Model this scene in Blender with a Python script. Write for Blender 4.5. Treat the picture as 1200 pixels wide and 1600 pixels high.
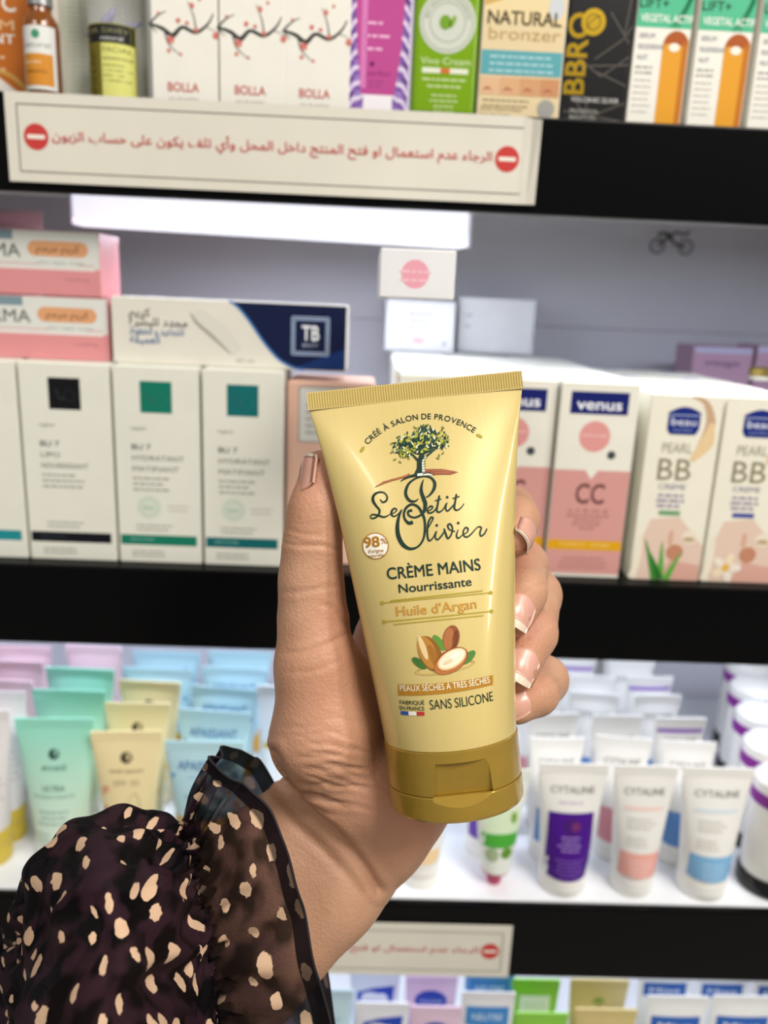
import bpy, bmesh, math, random
import numpy as np
from mathutils import Vector, Matrix
from mathutils.geometry import tessellate_polygon

for o in list(bpy.data.objects):
    bpy.data.objects.remove(o, do_unlink=True)
SC = bpy.context.scene
COL = SC.collection
random.seed(7)

# ------------------------------------------------------------------ camera
FPX = 1250.0                      # focal length in pixels of the 1200x1600 frame
PITCH, ROLL, YAW = map(math.radians, (14.803, 2.459, -1.495))
CAM = np.array([0.0, 0.0, 1.45])


def cam_axes():
    cp, sp = math.cos(PITCH), math.sin(PITCH)
    f = np.array([0, cp, -sp])
    d = np.array([0, -sp, -cp])
    r = math.cos(ROLL) * np.array([1.0, 0, 0]) - math.sin(ROLL) * d
    d = np.cross(f, r)
    c, s = math.cos(YAW), math.sin(YAW)
    Z = np.array([[c, -s, 0], [s, c, 0], [0, 0, 1]])
    return Z @ r, Z @ d, Z @ f


AX_R, AX_D, AX_F = cam_axes()
TUBE_DEPTH = 0.218

cam_data = bpy.data.cameras.new('camera')
cam = bpy.data.objects.new('camera', cam_data)
COL.objects.link(cam)
cam_data.sensor_fit = 'VERTICAL'
cam_data.sensor_height = 36.0
cam_data.lens = FPX / 1600.0 * 36.0
cam_data.clip_start = 0.01
cam_data.dof.use_dof = True
cam_data.dof.focus_distance = 0.212
cam_data.dof.aperture_fstop = 11.5
cam.matrix_world = Matrix([[AX_R[i], -AX_D[i], -AX_F[i], CAM[i]] for i in range(3)] + [[0, 0, 0, 1]])
SC.camera = cam

# ------------------------------------------------------------------ world, ceiling lights, exposure
world = bpy.data.worlds.new('shop_ambient')
SC.world = world
world.use_nodes = True
bg = world.node_tree.nodes['Background']
bg.inputs[0].default_value = (1.0, 0.97, 0.93, 1)
bg.inputs[1].default_value = 0.25

SC.view_settings.view_transform = 'Standard'
SC.view_settings.look = 'None'
SC.view_settings.gamma = 1.0
SC.view_settings.use_curve_mapping = False
SC.view_settings.exposure = 0.0


def area_light(name, loc, target, sx, sy, power, color):
    l = bpy.data.lights.new(name, 'AREA')
    l.shape = 'RECTANGLE'
    l.size, l.size_y = sx, sy
    l.energy = power
    l.color = color
    o = bpy.data.objects.new(name, l)
    COL.objects.link(o)
    o.location = loc
    o.rotation_euler = (Vector(target) - Vector(loc)).to_track_quat('-Z', 'Y').to_euler()
    return o


# the shop's ceiling panels, above and behind the camera
area_light('ceiling_panel_light', (0.75, -0.75, 2.75), (0.3, 0.3, 1.2), 0.6, 0.6, 30, (1.0, 0.95, 0.88))
area_light('ceiling_panel_light', (-0.9, -1.1, 2.75), (-0.1, 0.3, 1.2), 0.6, 0.6, 13, (1.0, 0.95, 0.88))
area_light('ceiling_strip_light', (1.35, -0.5, 2.6), (0.4, 0.3, 1.2), 0.10, 1.8, 15, (1.0, 0.96, 0.9))

# ------------------------------------------------------------------ pixel helpers (1200x1600 frame)


def ray(px, py):
    return AX_R * ((px - 600) / FPX) + AX_D * ((py - 800) / FPX) + AX_F


def at_depth(px, py, depth):
    return CAM + ray(px, py) * depth


def at_y(px, py, Y):
    v = ray(px, py)
    return CAM + v * (Y / v[1])


def at_z(px, py, z):
    v = ray(px, py)
    return CAM + v * ((z - CAM[2]) / v[2])


# ------------------------------------------------------------------ materials
def lin(c):
    if isinstance(c, str):
        c = c.lstrip('#')
        c = [int(c[i:i + 2], 16) / 255 for i in (0, 2, 4)]
    return tuple((x / 12.92 if x <= 0.04045 else ((x + 0.055) / 1.055) ** 2.4) for x in c[:3])


_mats = {}


def mat(color, rough=0.45, metal=0.0, spec=0.5, coat=0.0, var=0.04, emit=0.0, alpha=1.0, trans=0.0, scale=60.0, key=None, sss=0.0):
    k = (color, rough, metal, spec, coat, var, emit, alpha, trans, scale, sss)
    if k in _mats:
        return _mats[k]
    m = bpy.data.materials.new(key or 'paint_' + str(color).strip('#'))
    m.use_nodes = True
    nt = m.node_tree
    p = nt.nodes['Principled BSDF']
    base = lin(color)
    if var > 0:
        tc = nt.nodes.new('ShaderNodeTexCoord')
        nz = nt.nodes.new('ShaderNodeTexNoise')
        nz.inputs['Scale'].default_value = scale
        nz.inputs['Detail'].default_value = 3
        rp = nt.nodes.new('ShaderNodeValToRGB')
        rp.color_ramp.elements[0].position = 0.3
        rp.color_ramp.elements[1].position = 0.7
        rp.color_ramp.elements[0].color = tuple(x * (1 - var) for x in base) + (1,)
        rp.color_ramp.elements[1].color = tuple(min(1, x * (1 + var)) for x in base) + (1,)
        nt.links.new(tc.outputs['Object'], nz.inputs['Vector'])
        nt.links.new(nz.outputs['Fac'], rp.inputs['Fac'])
        nt.links.new(rp.outputs['Color'], p.inputs['Base Color'])
    else:
        p.inputs['Base Color'].default_value = base + (1,)
    p.inputs['Roughness'].default_value = rough
    p.inputs['Metallic'].default_value = metal
    p.inputs['Specular IOR Level'].default_value = spec
    p.inputs['Coat Weight'].default_value = coat
    p.inputs['Coat Roughness'].default_value = 0.08
    p.inputs['Alpha'].default_value = alpha
    p.inputs['Transmission Weight'].default_value = trans
    if sss:
        p.inputs['Subsurface Weight'].default_value = sss
        p.inputs['Subsurface Radius'].default_value = (0.004, 0.003, 0.002)
    if emit:
        p.inputs['Emission Color'].default_value = base + (1,)
        p.inputs['Emission Strength'].default_value = emit
    _mats[k] = m
    return m


def ink(color):
    return mat(color, rough=0.5, var=0.0, spec=0.25, key='ink_' + str(color).strip('#'))


def foil(color):
    return mat(color, rough=0.3, metal=0.85, var=0.05, key='foil_' + str(color).strip('#'))


# ------------------------------------------------------------------ objects
def mesh_obj(name, verts, faces, material, parent=None, smooth=False):
    me = bpy.data.meshes.new(name)
    me.from_pydata([tuple(map(float, v)) for v in verts], [], [tuple(f) for f in faces])
    if smooth:
        me.polygons.foreach_set('use_smooth', [True] * len(me.polygons))
    me.update()
    o = bpy.data.objects.new(name, me)
    if material is not None:
        me.materials.append(material)
    COL.objects.link(o)
    if parent is not None:
        o.parent = parent
    return o


def thing(name, label, cat, loc=(0, 0, 0), rotz=0.0, group=None):
    o = bpy.data.objects.new(name, None)
    o.empty_display_size = 0.02
    COL.objects.link(o)
    o.location = tuple(map(float, loc))
    o.rotation_euler = (0, 0, rotz)
    o['label'] = label
    o['category'] = cat
    if group:
        o['group'] = group
    return o


def dup(root, loc, rotz=None, label=None, group=None):
    r = root.copy()
    COL.objects.link(r)
    r.location = tuple(map(float, loc))
    if rotz is not None:
        r.rotation_euler = (root.rotation_euler[0], root.rotation_euler[1], rotz)
    if label:
        r['label'] = label
    if group:
        r['group'] = group
    for ch in list(root.children):
        c = ch.copy()
        COL.objects.link(c)
        c.parent = r
        for g in list(ch.children):
            d = g.copy()
            COL.objects.link(d)
            d.parent = c
    return r


def box_geo(x0, x1, y0, y1, z0, z1, bev=0.0, seg=2):
    bm = bmesh.new()
    vs = [bm.verts.new(p) for p in ((x0, y0, z0), (x1, y0, z0), (x1, y1, z0), (x0, y1, z0), (x0, y0, z1), (x1, y0, z1), (x1, y1, z1), (x0, y1, z1))]
    for f in ((0, 3, 2, 1), (4, 5, 6, 7), (0, 1, 5, 4), (1, 2, 6, 5), (2, 3, 7, 6), (3, 0, 4, 7)):
        bm.faces.new([vs[i] for i in f])
    if bev > 0:
        bmesh.ops.bevel(bm, geom=bm.edges[:], offset=bev, segments=seg, profile=0.5, affect='EDGES')
    bm.verts.ensure_lookup_table()
    bm.verts.index_update()
    V = [tuple(v.co) for v in bm.verts]
    Fc = [[v.index for v in f.verts] for f in bm.faces]
    bm.free()
    return V, Fc


def box(name, x0, x1, y0, y1, z0, z1, material, parent=None, bev=0.0005):
    V, Fc = box_geo(x0, x1, y0, y1, z0, z1, bev)
    return mesh_obj(name, V, Fc, material, parent)


def lathe_geo(profile, n=32, sx=1.0, sy=1.0):
    V, Fc = [], []
    for r, z in profile:
        for k in range(n):
            a = 2 * math.pi * k / n
            V.append((r * math.cos(a) * sx, r * math.sin(a) * sy, z))
    for i in range(len(profile) - 1):
        for k in range(n):
            a, b = i * n + k, i * n + (k + 1) % n
            Fc.append((a, b, b + n, a + n))
    Fc.append(tuple(reversed(range(n))))
    m = (len(profile) - 1) * n
    Fc.append(tuple(range(m, m + n)))
    return V, Fc


def lathe(name, profile, material, parent=None, n=32, sx=1.0, sy=1.0):
    V, Fc = lathe_geo(profile, n, sx, sy)
    o = mesh_obj(name, V, Fc, material, parent, smooth=True)
    return sharpen(o)


def sharpen(o, ang=35):
    me = o.data
    bm = bmesh.new()
    bm.from_mesh(me)
    for e in bm.edges:
        if len(e.link_faces) == 2 and e.calc_face_angle(0) > math.radians(ang):
            e.smooth = False
    bm.to_mesh(me)
    bm.free()
    return o


# ------------------------------------------------------------------ lettering and flat print
_ARF = {  # isolated, final, initial, medial presentation forms
    'ا': (0xFE8D, 0xFE8E), 'أ': (0xFE83, 0xFE84), 'ب': (0xFE8F, 0xFE90, 0xFE91, 0xFE92), 'ت': (0xFE95, 0xFE96, 0xFE97, 0xFE98),
    'ج': (0xFE9D, 0xFE9E, 0xFE9F, 0xFEA0), 'ح': (0xFEA1, 0xFEA2, 0xFEA3, 0xFEA4), 'خ': (0xFEA5, 0xFEA6, 0xFEA7, 0xFEA8),
    'د': (0xFEA9, 0xFEAA), 'ر': (0xFEAD, 0xFEAE), 'ز': (0xFEAF, 0xFEB0), 'س': (0xFEB1, 0xFEB2, 0xFEB3, 0xFEB4), 'ش': (0xFEB5, 0xFEB6, 0xFEB7, 0xFEB8),
    'ع': (0xFEC9, 0xFECA, 0xFECB, 0xFECC), 'ف': (0xFED1, 0xFED2, 0xFED3, 0xFED4), 'ق': (0xFED5, 0xFED6, 0xFED7, 0xFED8), 'ك': (0xFED9, 0xFEDA, 0xFEDB, 0xFEDC),
    'ل': (0xFEDD, 0xFEDE, 0xFEDF, 0xFEE0), 'م': (0xFEE1, 0xFEE2, 0xFEE3, 0xFEE4), 'ن': (0xFEE5, 0xFEE6, 0xFEE7, 0xFEE8), 'ه': (0xFEE9, 0xFEEA, 0xFEEB, 0xFEEC),
    'و': (0xFEED, 0xFEEE), 'ي': (0xFEF1, 0xFEF2, 0xFEF3, 0xFEF4), 'ى': (0xFEEF, 0xFEF0), 'ة': (0xFE93, 0xFE94), 'ء': (0xFE80,), 'ط': (0xFEC1, 0xFEC2, 0xFEC3, 0xFEC4)}


def arabic(s):
    out = []
    for w in s.split(' '):
        g = []
        for i, ch in enumerate(w):
            f = _ARF[ch]
            prev = i > 0 and len(_ARF[w[i - 1]]) == 4 and len(f) > 1
            nxt = i < len(w) - 1 and len(f) == 4 and len(_ARF[w[i + 1]]) > 1
            k = (3 if prev else 2) if nxt else (1 if prev else 0)
            g.append(chr(f[k]))
        out.append(''.join(reversed(g)))
    return ' '.join(reversed(out))


_glyph = {}


def text_geo(s, bold=0.0, spacing=1.0, res=3):
    k = (s, bold, spacing, res)
    if k in _glyph:
        return _glyph[k]
    c = bpy.data.curves.new('lettering', 'FONT')
    c.body = s
    c.size = 1.0
    c.offset = bold
    c.space_character = spacing
    c.resolution_u = res
    c.align_x = 'CENTER'
    o = bpy.data.objects.new('lettering', c)
    COL.objects.link(o)
    dg = bpy.context.evaluated_depsgraph_get()
    ev = o.evaluated_get(dg)
    me = ev.to_mesh()
    V = np.array([(v.co.x, v.co.y) for v in me.vertices]) if len(me.vertices) else np.zeros((0, 2))
    Fc = [tuple(p.vertices) for p in me.polygons]
    ev.to_mesh_clear()
    bpy.data.objects.remove(o, do_unlink=True)
    bpy.data.curves.remove(c)
    if len(V):
        V[:, 0] -= (V[:, 0].min() + V[:, 0].max()) / 2
    _glyph[k] = (V, Fc)
    return V, Fc


class Print:
    """Flat print in front-view millimetres (x right, z up), grouped into parts by (name, material)."""

    def __init__(self):
        self.g = {}

    def add(self, part, material, V, Fc, layer):
        e = self.g.setdefault((part, material.name), [material, [], []])
        n = len(e[1])
        ly = layer if hasattr(layer, '__len__') else [layer] * len(V)
        e[1].extend((float(v[0]), float(v[1]), float(q)) for v, q in zip(V, ly))
        e[2].extend(tuple(i + n for i in f) for f in Fc)

    def text(self, s, x, z, h, col, part='lettering', w=None, rot=0.0, bold=0.0, layer=2, align='C', spacing=1.0, res=3, shear=0.0, m=None):
        """h = cap height in mm; w = total width in mm (optional squeeze)."""
        V, Fc = text_geo(s, min(bold, 0.0), spacing, res)
        if not len(V):
            return
        if bold > 0:                     # heavier strokes: the same word printed four times, a hair apart
            d_ = bold * 0.8
            n0 = len(V)
            V = np.concatenate([V + np.array(q) * d_ for q in ((-1, -1), (1, -1), (-1, 1), (1, 1))])
            Fc = [tuple(i + n0 * k for i in f) for k in range(4) for f in Fc]
            layer = [layer + 0.22 * k for k in range(4) for _ in range(n0)]
        V = V.copy()
        k = h / 0.727
        wid = (V[:, 0].max() - V[:, 0].min())
        kx = (w / wid) if w else k
        V[:, 0] = V[:, 0] * kx + shear * V[:, 1] * k
        V[:, 1] *= k
        if align == 'L':
            V[:, 0] += wid * kx / 2
        c, sn = math.cos(rot), math.sin(rot)
        V = np.stack([x + V[:, 0] * c - V[:, 1] * sn, z + V[:, 0] * sn + V[:, 1] * c], 1)
        self.add(part, m or ink(col), V, Fc, layer)

    def arc_text(self, s, cx, cz, r, h, col, part='lettering', a_mid=90.0, bold=0.0, layer=2, step=None, gap=1.0):
        k = h / 0.727
        adv = []
        for ch in s:
            V, _ = text_geo(ch, 0.0)
            adv.append((V[:, 0].max() - V[:, 0].min()) * k + h * 0.2 * gap if len(V) else h * 0.42)
        tot = sum(adv)
        a = math.radians(a_mid) + tot / r / 2
        for ch, w_ in zip(s, adv):
            a -= w_ / r / 2
            if ch != ' ':
                self.text(ch, cx + r * math.cos(a), cz + r * math.sin(a), h, col, part, rot=a - math.pi / 2, bold=bold, layer=layer)
            a -= w_ / r / 2

    def rect(self, x0, z0, x1, z1, col, part='panel', layer=1, n=1, mm=1, m=None):
        V = [(x0 + (x1 - x0) * i / n, z0 + (z1 - z0) * j / mm) for j in range(mm + 1) for i in range(n + 1)]
        Fc = [(j * (n + 1) + i, j * (n + 1) + i + 1, (j + 1) * (n + 1) + i + 1, (j + 1) * (n + 1) + i) for j in range(mm) for i in range(n)]
        self.add(part, m or ink(col), V, Fc, layer)

    def disc(self, cx, cz, r, col, part='roundel', layer=1, n=28, rz=None, m=None, rot=0.0):
        rz = rz or r
        c, s = math.cos(rot), math.sin(rot)
        V = [(cx, cz)]
        for k in range(n):
            a = 2 * math.pi * k / n
            u, w = r * math.cos(a), rz * math.sin(a)
            V.append((cx + u * c - w * s, cz + u * s + w * c))
        self.add(part, m or ink(col), V, [(0, 1 + k, 1 + (k + 1) % n) for k in range(n)], layer)

    def ring(self, cx, cz, r, wd, col, part='ring', layer=2, n=32):
        self.stroke([(cx + r * math.cos(2 * math.pi * k / n), cz + r * math.sin(2 * math.pi * k / n)) for k in range(n + 1)], wd, col, part, layer, smooth=False)

    def poly(self, pts, col, part='shape', layer=1, m=None):
        tri = tessellate_polygon([[Vector((p[0], p[1], 0)) for p in pts]])
        self.add(part, m or ink(col), pts, tri, layer)

    def stroke(self, pts, wd, col, part='stroke', layer=2, smooth=True, m=None, sub=8):
        """wd: one width or one per control point."""
        P_ = np.array(pts, float)
        W = np.full(len(P_), wd) if np.isscalar(wd) else np.array(wd, float)
        if smooth and len(P_) > 2:
            P_, W = catmull(P_, W, sub)
        T = np.gradient(P_, axis=0)
        L = np.linalg.norm(T, axis=1, keepdims=True)
        T = T / np.maximum(L, 1e-9)
        N = np.stack([-T[:, 1], T[:, 0]], 1)
        A, B = P_ + N * W[:, None] / 2, P_ - N * W[:, None] / 2
        n = len(P_)
        self.add(part, m or ink(col), np.concatenate([A, B]), [(i, i + 1, n + i + 1, n + i) for i in range(n - 1)], layer)

    def lines(self, x, z, w, n, dz, h, col, part='small_print', align='L', layer=2, seed=0):
        """rows of tiny unreadable print: short dashes as words."""
        rr = random.Random(seed)
        for i in range(n):
            ww = w * rr.uniform(0.65, 1.0)
            px = x if align == 'L' else x - ww / 2
            e = px + ww
            while px < e - h:
                d = min(rr.uniform(1.6, 4.5) * h, e - px)
                self.rect(px, z - i * dz, px + d, z - i * dz + h, col, part, layer)
                px += d + h * 0.7

    def build(self, parent, fmap, scale=0.001):
        out = []
        for (part, _), (m, V, Fc) in self.g.items():
            P3 = [fmap(x * scale, z * scale, 0.00006 * ly) for x, z, ly in V]
            out.append(mesh_obj(part.split('#')[0], P3, Fc, m, parent))
            if part.startswith('small_print'):
                out[-1]['kind'] = 'stuff'       # tiny dashes of print, too small to pick apart
        return out


def catmull(P_, W, sub):
    n = len(P_)
    out, ow = [], []
    for i in range(n - 1):
        p0, p1, p2, p3 = P_[max(i - 1, 0)], P_[i], P_[i + 1], P_[min(i + 2, n - 1)]
        for k in range(sub):
            t = k / sub
            out.append(0.5 * ((2 * p1) + (-p0 + p2) * t + (2 * p0 - 5 * p1 + 4 * p2 - p3) * t * t + (-p0 + 3 * p1 - 3 * p2 + p3) * t ** 3))
            ow.append(W[i] + (W[i + 1] - W[i]) * t)
    out.append(P_[-1])
    ow.append(W[-1])
    return np.array(out), np.array(ow)


# ------------------------------------------------------------------ product builders
def carton(name, label, cat, w, h, d, col, loc, rotz=0.0, group=None, pr=None, flap=True, rough=0.42, side=None, bev=0.0006):
    """Upright carton, sizes in mm, origin at the middle of its base; print sits on the -y face."""
    t = thing(name, label, cat, loc, rotz, group)
    w, h, d = w / 1000, h / 1000, d / 1000
    body = box('carton_body', -w / 2, w / 2, -d / 2, d / 2, 0, h, mat(col, rough, var=0.02), t, bev)
    if flap:
        box('top_flap', -w / 2 + 0.0012, w / 2 - 0.0012, -d / 2 + 0.0008, d / 2 - 0.0015, h - 0.0002, h + 0.0005, mat(side or col, rough, var=0.02), t, 0.0002)
    if pr:
        pr.build(t, lambda x, z, e: (x, -d / 2 - e, z))
    return t


def tube_dims(r, top_half, tt):
    a = r + (top_half - r) * tt ** 0.95
    b = r * (1 - tt ** 1.3) + 0.0007
    return a, b


def squeeze_tube(name, label, cat, r, H, cap_h, col, loc, rotz=0.0, group=None, pr=None, cap_col='#f2f0ea', cap_r=None, tilt=0.0, grad=None, rough=0.3, n=36, rings=14, seal_h=7.0, top_half=None, cap_mat=None, body_mat=None, cap_style='flip'):
    """Plastic tube standing on its cap. mm; origin at base centre; H total height."""
    t = thing(name, label, cat, loc, rotz, group)
    t.rotation_euler = (tilt, 0, rotz)
    r, H, cap_h, seal_h = r / 1000, H / 1000, cap_h / 1000, seal_h / 1000
    th = (top_half / 1000) if top_half else r * math.pi / 2 * 0.97
    zb, zt = cap_h, H - seal_h
    V, Fc = [], []
    for i in range(rings + 1):
        tt = i / rings
        a, b = tube_dims(r, th, tt)
        z = zb + (zt - zb) * tt
        for k in range(n):
            an = 2 * math.pi * k / n
            V.append((a * math.cos(an), b * math.sin(an), z))
    for i in range(rings):
        for k in range(n):
            p, q = i * n + k, i * n + (k + 1) % n
            Fc.append((p, q, q + n, p + n))
    Fc.append(tuple(reversed(range(n))))
    Fc.append(tuple(range(rings * n, rings * n + n)))
    bm_ = body_mat or mat(col, rough, var=0.02, coat=0.2)
    sharpen(mesh_obj('tube_body', V, Fc, bm_, t, smooth=True), 60)
    box('crimp_seal', -th, th, -0.0008, 0.0008, zt - 0.0005, H, bm_, t, 0.0003)
    cr = (cap_r / 1000) if cap_r else r * 1.02
    cm = cap_mat or mat(cap_col, 0.35, var=0.02)
    if cap_style == 'flip':
        lathe('cap', [(cr * 0.96, 0), (cr, 0.001), (cr, cap_h * 0.42), (cr * 0.985, cap_h * 0.44), (cr * 0.985, cap_h * 0.48), (cr, cap_h * 0.5), (cr, cap_h - 0.001), (cr * 0.97, cap_h)], cm, t, n)
    else:
        lathe('cap', [(cr * 0.9, 0), (cr, 0.001), (cr, cap_h * 0.75), (cr * 0.8, cap_h * 0.8), (r * 0.98, cap_h * 0.86), (r, cap_h)], cm, t, n)

    def fmap(x, z, e):
        tt = min(max((z - zb) / (zt - zb), 0), 1)
        a, b = tube_dims(r, th, tt)
        if z > zt:
            return (x, -0.0008 - e, z)
        q = min(abs(x) / a, 0.999)
        return (x, -b * math.sqrt(1 - q * q) - e - 0.00022, z)
    if pr:
        pr.build(t, fmap)
    return t
# ================================================================== the shelving unit
YF = 0.45                                   # front of the shelf edges
ZS = [1.5449, 1.2916, 1.0608, 0.775]        # shelf tops, from above
ZB = [1.4973, 1.2414, 1.0030, 0.720]        # lower rims of the shelf edges
YB = 0.76                                   # back panel

BLACK = mat('#050506', 0.3, var=0.0, spec=0.12, key='black_gloss')
unit = thing('shelving_unit', 'black shop shelving unit with pale lavender back panels holding all the products', 'shelving', (0, 0.6, 0.0))


def upart(o):
    o.parent = unit
    o.matrix_parent_inverse = Matrix.Translation((0, -0.6, 0))
    return o


for i, (zt, zb) in enumerate(zip(ZS, ZB)):
    top_m = mat('#070708', 0.2, var=0.0, spec=0.25, key='black_board') if i < 2 else mat('#eceef2', 0.4, var=0.02, key='white_board')
    b = upart(box('shelf_board', -0.9, 0.9, YF + 0.006, YB - 0.004, zt - 0.016, zt, top_m, None, 0.0008))
    f = upart(box('shelf_edge', -0.9, 0.9, YF, YF + 0.006, zb, zt - (0.0 if i < 2 else 0.001), BLACK, None, 0.0012))
PANEL = mat('#e4e3ec', 0.4, var=0.03, scale=9, key='back_panel_lavender')
for z0, z1 in ((0.70, 1.0448), (1.0458, 1.2758), (1.2768, 1.4328), (1.4332, 1.528), (1.5455, 1.98)):
    upart(box('back_panel', -0.9, 0.9, YB, YB + 0.012, z0, z1, PANEL, None, 0.001))
for sx in (-1, 1):
    upart(box('side_panel', sx * 0.905 - 0.005, sx * 0.905 + 0.005, YF + 0.004, YB + 0.012, 0.0, 2.0, BLACK, None, 0.001))
upart(box('base_plinth', -0.9, 0.9, YF + 0.03, YB, 0.0, 0.70, BLACK, None, 0.002))

fl = mesh_obj('floor', [(-2.5, -2.5, 0), (2.5, -2.5, 0), (2.5, 1.0, 0), (-2.5, 1.0, 0)], [(0, 1, 2, 3)], mat('#cfc8bb', 0.25, var=0.08, scale=3, key='shop_floor_tile'))
fl['kind'] = 'structure'


# ------------------------------------------------------------------ LED battens under the shelves
def led_batten(label, p0, p1, hgt, dep, watts, glow):
    p0, p1 = Vector(p0), Vector(p1)
    d = p1 - p0
    L = d.length
    t = thing('led_batten', label, 'light', (p0 + p1) / 2, math.atan2(d.y, d.x))
    t['group'] = 'light battens under the shelves'
    box('housing', -L / 2, L / 2, -dep / 2 + 0.003, dep / 2, 0.004, hgt, mat('#f1f1f6', 0.35, var=0.0, key='batten_white'), t, 0.0008)
    box('diffuser', -L / 2 + 0.001, L / 2 - 0.001, -dep / 2, dep / 2 - 0.004, 0.0, hgt - 0.001, mat('#f2f4ff', 0.4, var=0.0, emit=glow, key='batten_glow'), t, 0.0015)
    for sx in (-1, 1):
        box('end_cap', sx * (L / 2 + 0.0008) - 0.0008, sx * (L / 2 + 0.0008) + 0.0008, -dep / 2, dep / 2, 0.0, hgt, mat('#e6e6ec', 0.4, var=0.0, key='batten_cap'), t, 0.0004)
    l = bpy.data.lights.new('batten_light', 'AREA')
    l.shape = 'RECTANGLE'
    l.size, l.size_y = L, dep * 0.8
    l.energy = watts
    l.color = (0.80, 0.86, 1.0)
    lo = bpy.data.objects.new('batten_light', l)
    COL.objects.link(lo)
    lo.parent = t
    lo.location = (0, 0, -0.002)
    return t


_l = at_y(118, 352, 0.535)
_r = at_z(721, 388, _l[2])
led_batten('white glowing light batten right under the top shelf above the pink-dotted boxes', _l, _r, 1.5285 - _l[2], 0.03, 0.6, 0.86)
led_batten('white light batten tucked behind the top shelf edge on the right', (0.10, 0.474, 1.5115), (0.52, 0.474, 1.5115), 0.017, 0.02, 0.85, 0.8)
led_batten('white light batten hidden under the middle shelf above the squeeze tubes', (-0.42, 0.56, 1.2556), (0.42, 0.56, 1.2556), 0.02, 0.03, 1.05, 0.8)
led_batten('white light batten hidden under the shelf of squeeze tubes', (-0.42, 0.56, 1.0248), (0.42, 0.56, 1.0248), 0.02, 0.03, 1.0, 0.8)


# ------------------------------------------------------------------ warning signs on the shelf edges
def sign(label, pl, pr_, ht, hb, size_scale, curl):
    """pl, pr_: world x of left and right ends; hb..ht world z; card in front of the shelf edge."""
    w = (pr_ - pl) * 1000
    h = (ht - hb) * 1000
    t = thing('warning_sign', label, 'sign', ((pl + pr_) / 2, YF - 0.0012, hb))
    t['group'] = 'warning signs on the shelf edges'
    m = mat('#d9d5c8', 0.32, var=0.03, scale=25, key='sign_card')
    # card with a lifted right end
    nx = 60
    V, Fc = [], []
    for yy in (0.0, 0.0011):
        for j in range(2):
            for i in range(nx + 1):
                x = -w / 2 + w * i / nx
                u = max(0.0, (x - (w / 2 - 9)) / 9) if curl else 0.0
                V.append((x / 1000, (yy - 0.0011 - 0.004 * u * u * (0.35 + 0.65 * j)), j * h / 1000 - (0.002 * u if j else 0)))
    n = nx + 1
    for i in range(nx):
        Fc += [(i, i + 1, n + i + 1, n + i), (2 * n + i, 3 * n + i, 3 * n + i + 1, 2 * n + i + 1), (i, 2 * n + i, 2 * n + i + 1, i + 1), (n + i, n + i + 1, 3 * n + i + 1, 3 * n + i)]
    Fc += [(0, n, 3 * n, 2 * n), (nx, 2 * n + nx, 3 * n + nx, n + nx)]
    mesh_obj('card', V, Fc, m, t)
    p = Print()
    mx, mz = 6.0, 5.0
    x0, x1, z0, z1 = -w / 2 + mx, w / 2 - mx - (2 if curl else 0), mz, h - mz - 0.5
    for a, b in (((x0, z0), (x1, z0)), ((x1, z0), (x1, z1)), ((x1, z1), (x0, z1)), ((x0, z1), (x0, z0))):
        p.stroke([a, b], 0.55, '#6b675d', 'frame_line', 1, smooth=False)
    zc = h / 2 + 0.5
    for sx, cx in ((-1, x0 + 9), (1, x1 - 8)):
        p.disc(cx, zc, 6.3, '#c23b37', 'no_entry_symbol#%d' % sx, 1)
        p.rect(cx - 4.4, zc - 1.0, cx + 4.4, zc + 1.0, '#e8e2d6', 'no_entry_bar#%d' % sx, 2)
    s = arabic('الرجاء عدم استعمال او فتح المنتج داخل المحل وأي تلف يكون على حساب الزبون')
    p.text(s, ((x0 + 17) + (x1 - 16)) / 2, zc - 1.2, 4.5, '#bf4a44', 'warning_text', w=(x1 - 16) - (x0 + 17), bold=0.012)
    p.build(t, lambda x, z, e: (x, -0.0012 - e, z))
    return t


_a, _b = at_y(14, 220, YF), at_y(838, 262, YF)
sign('long cream warning sign in red Arabic lettering on the top shelf edge', _a[0], _b[0], 1.5442, 1.5018, 1, True)
_a, _b = at_y(340, 1460, YF), at_y(797, 1480, YF)
_t, _u = at_y(797, 1444, YF)[2], at_y(797, 1523, YF)[2]
sign('blurred cream warning sign low on the shelf edge beside the wrist', _a[0] - 0.11, _b[0], _t, _u, 1, False)

# small dark bicycle-like sticker on the back panel
t = thing('wall_sticker', 'small dark line-drawn motorbike sticker on the back panel', 'sticker', at_y(1050, 378, YB - 0.0005))
p = Print()
for cx in (-13, 13):
    p.ring(cx, -4, 6.0, 1.6, '#4a4a4c', 'sticker_wheel')
p.stroke([(-13, -4), (-4, 3), (4, -2), (13, -4)], 2.4, '#55534f', 'sticker_frame')
p.stroke([(-6, 3), (2, 8), (11, 7), (15, 10)], 2.2, '#4a4a4c', 'sticker_rider')
p.stroke([(-14, 6), (-6, 7), (0, 3)], 3.0, '#5b5b58', 'sticker_rider')
p.build(t, lambda x, z, e: (x, -e, z))


# ================================================================== placing on shelves
def x_on(px, Y, z):
    """world x of the vertical plane-line Y seen at column px and height z."""
    lo, hi = -600.0, 2400.0
    for _ in range(40):
        mid = (lo + hi) / 2
        if at_y(px, mid, Y)[2] > z:
            lo = mid
        else:
            hi = mid
    return at_y(px, (lo + hi) / 2, Y)[0]


def span(xl, xr, ytop, zbase, Y):
    """front face of something standing on zbase with its front at Y: centre x, width mm, height mm."""
    a, b = x_on(xl, Y, zbase), x_on(xr, Y, zbase)
    zt = at_y((xl + xr) / 2, ytop, Y)[2]
    return (a + b) / 2, (b - a) * 1000, (zt - zbase) * 1000
# ================================================================== top shelf
Z1 = ZS[0] + 0.0003
WH = '#e9e6dc'


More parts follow.
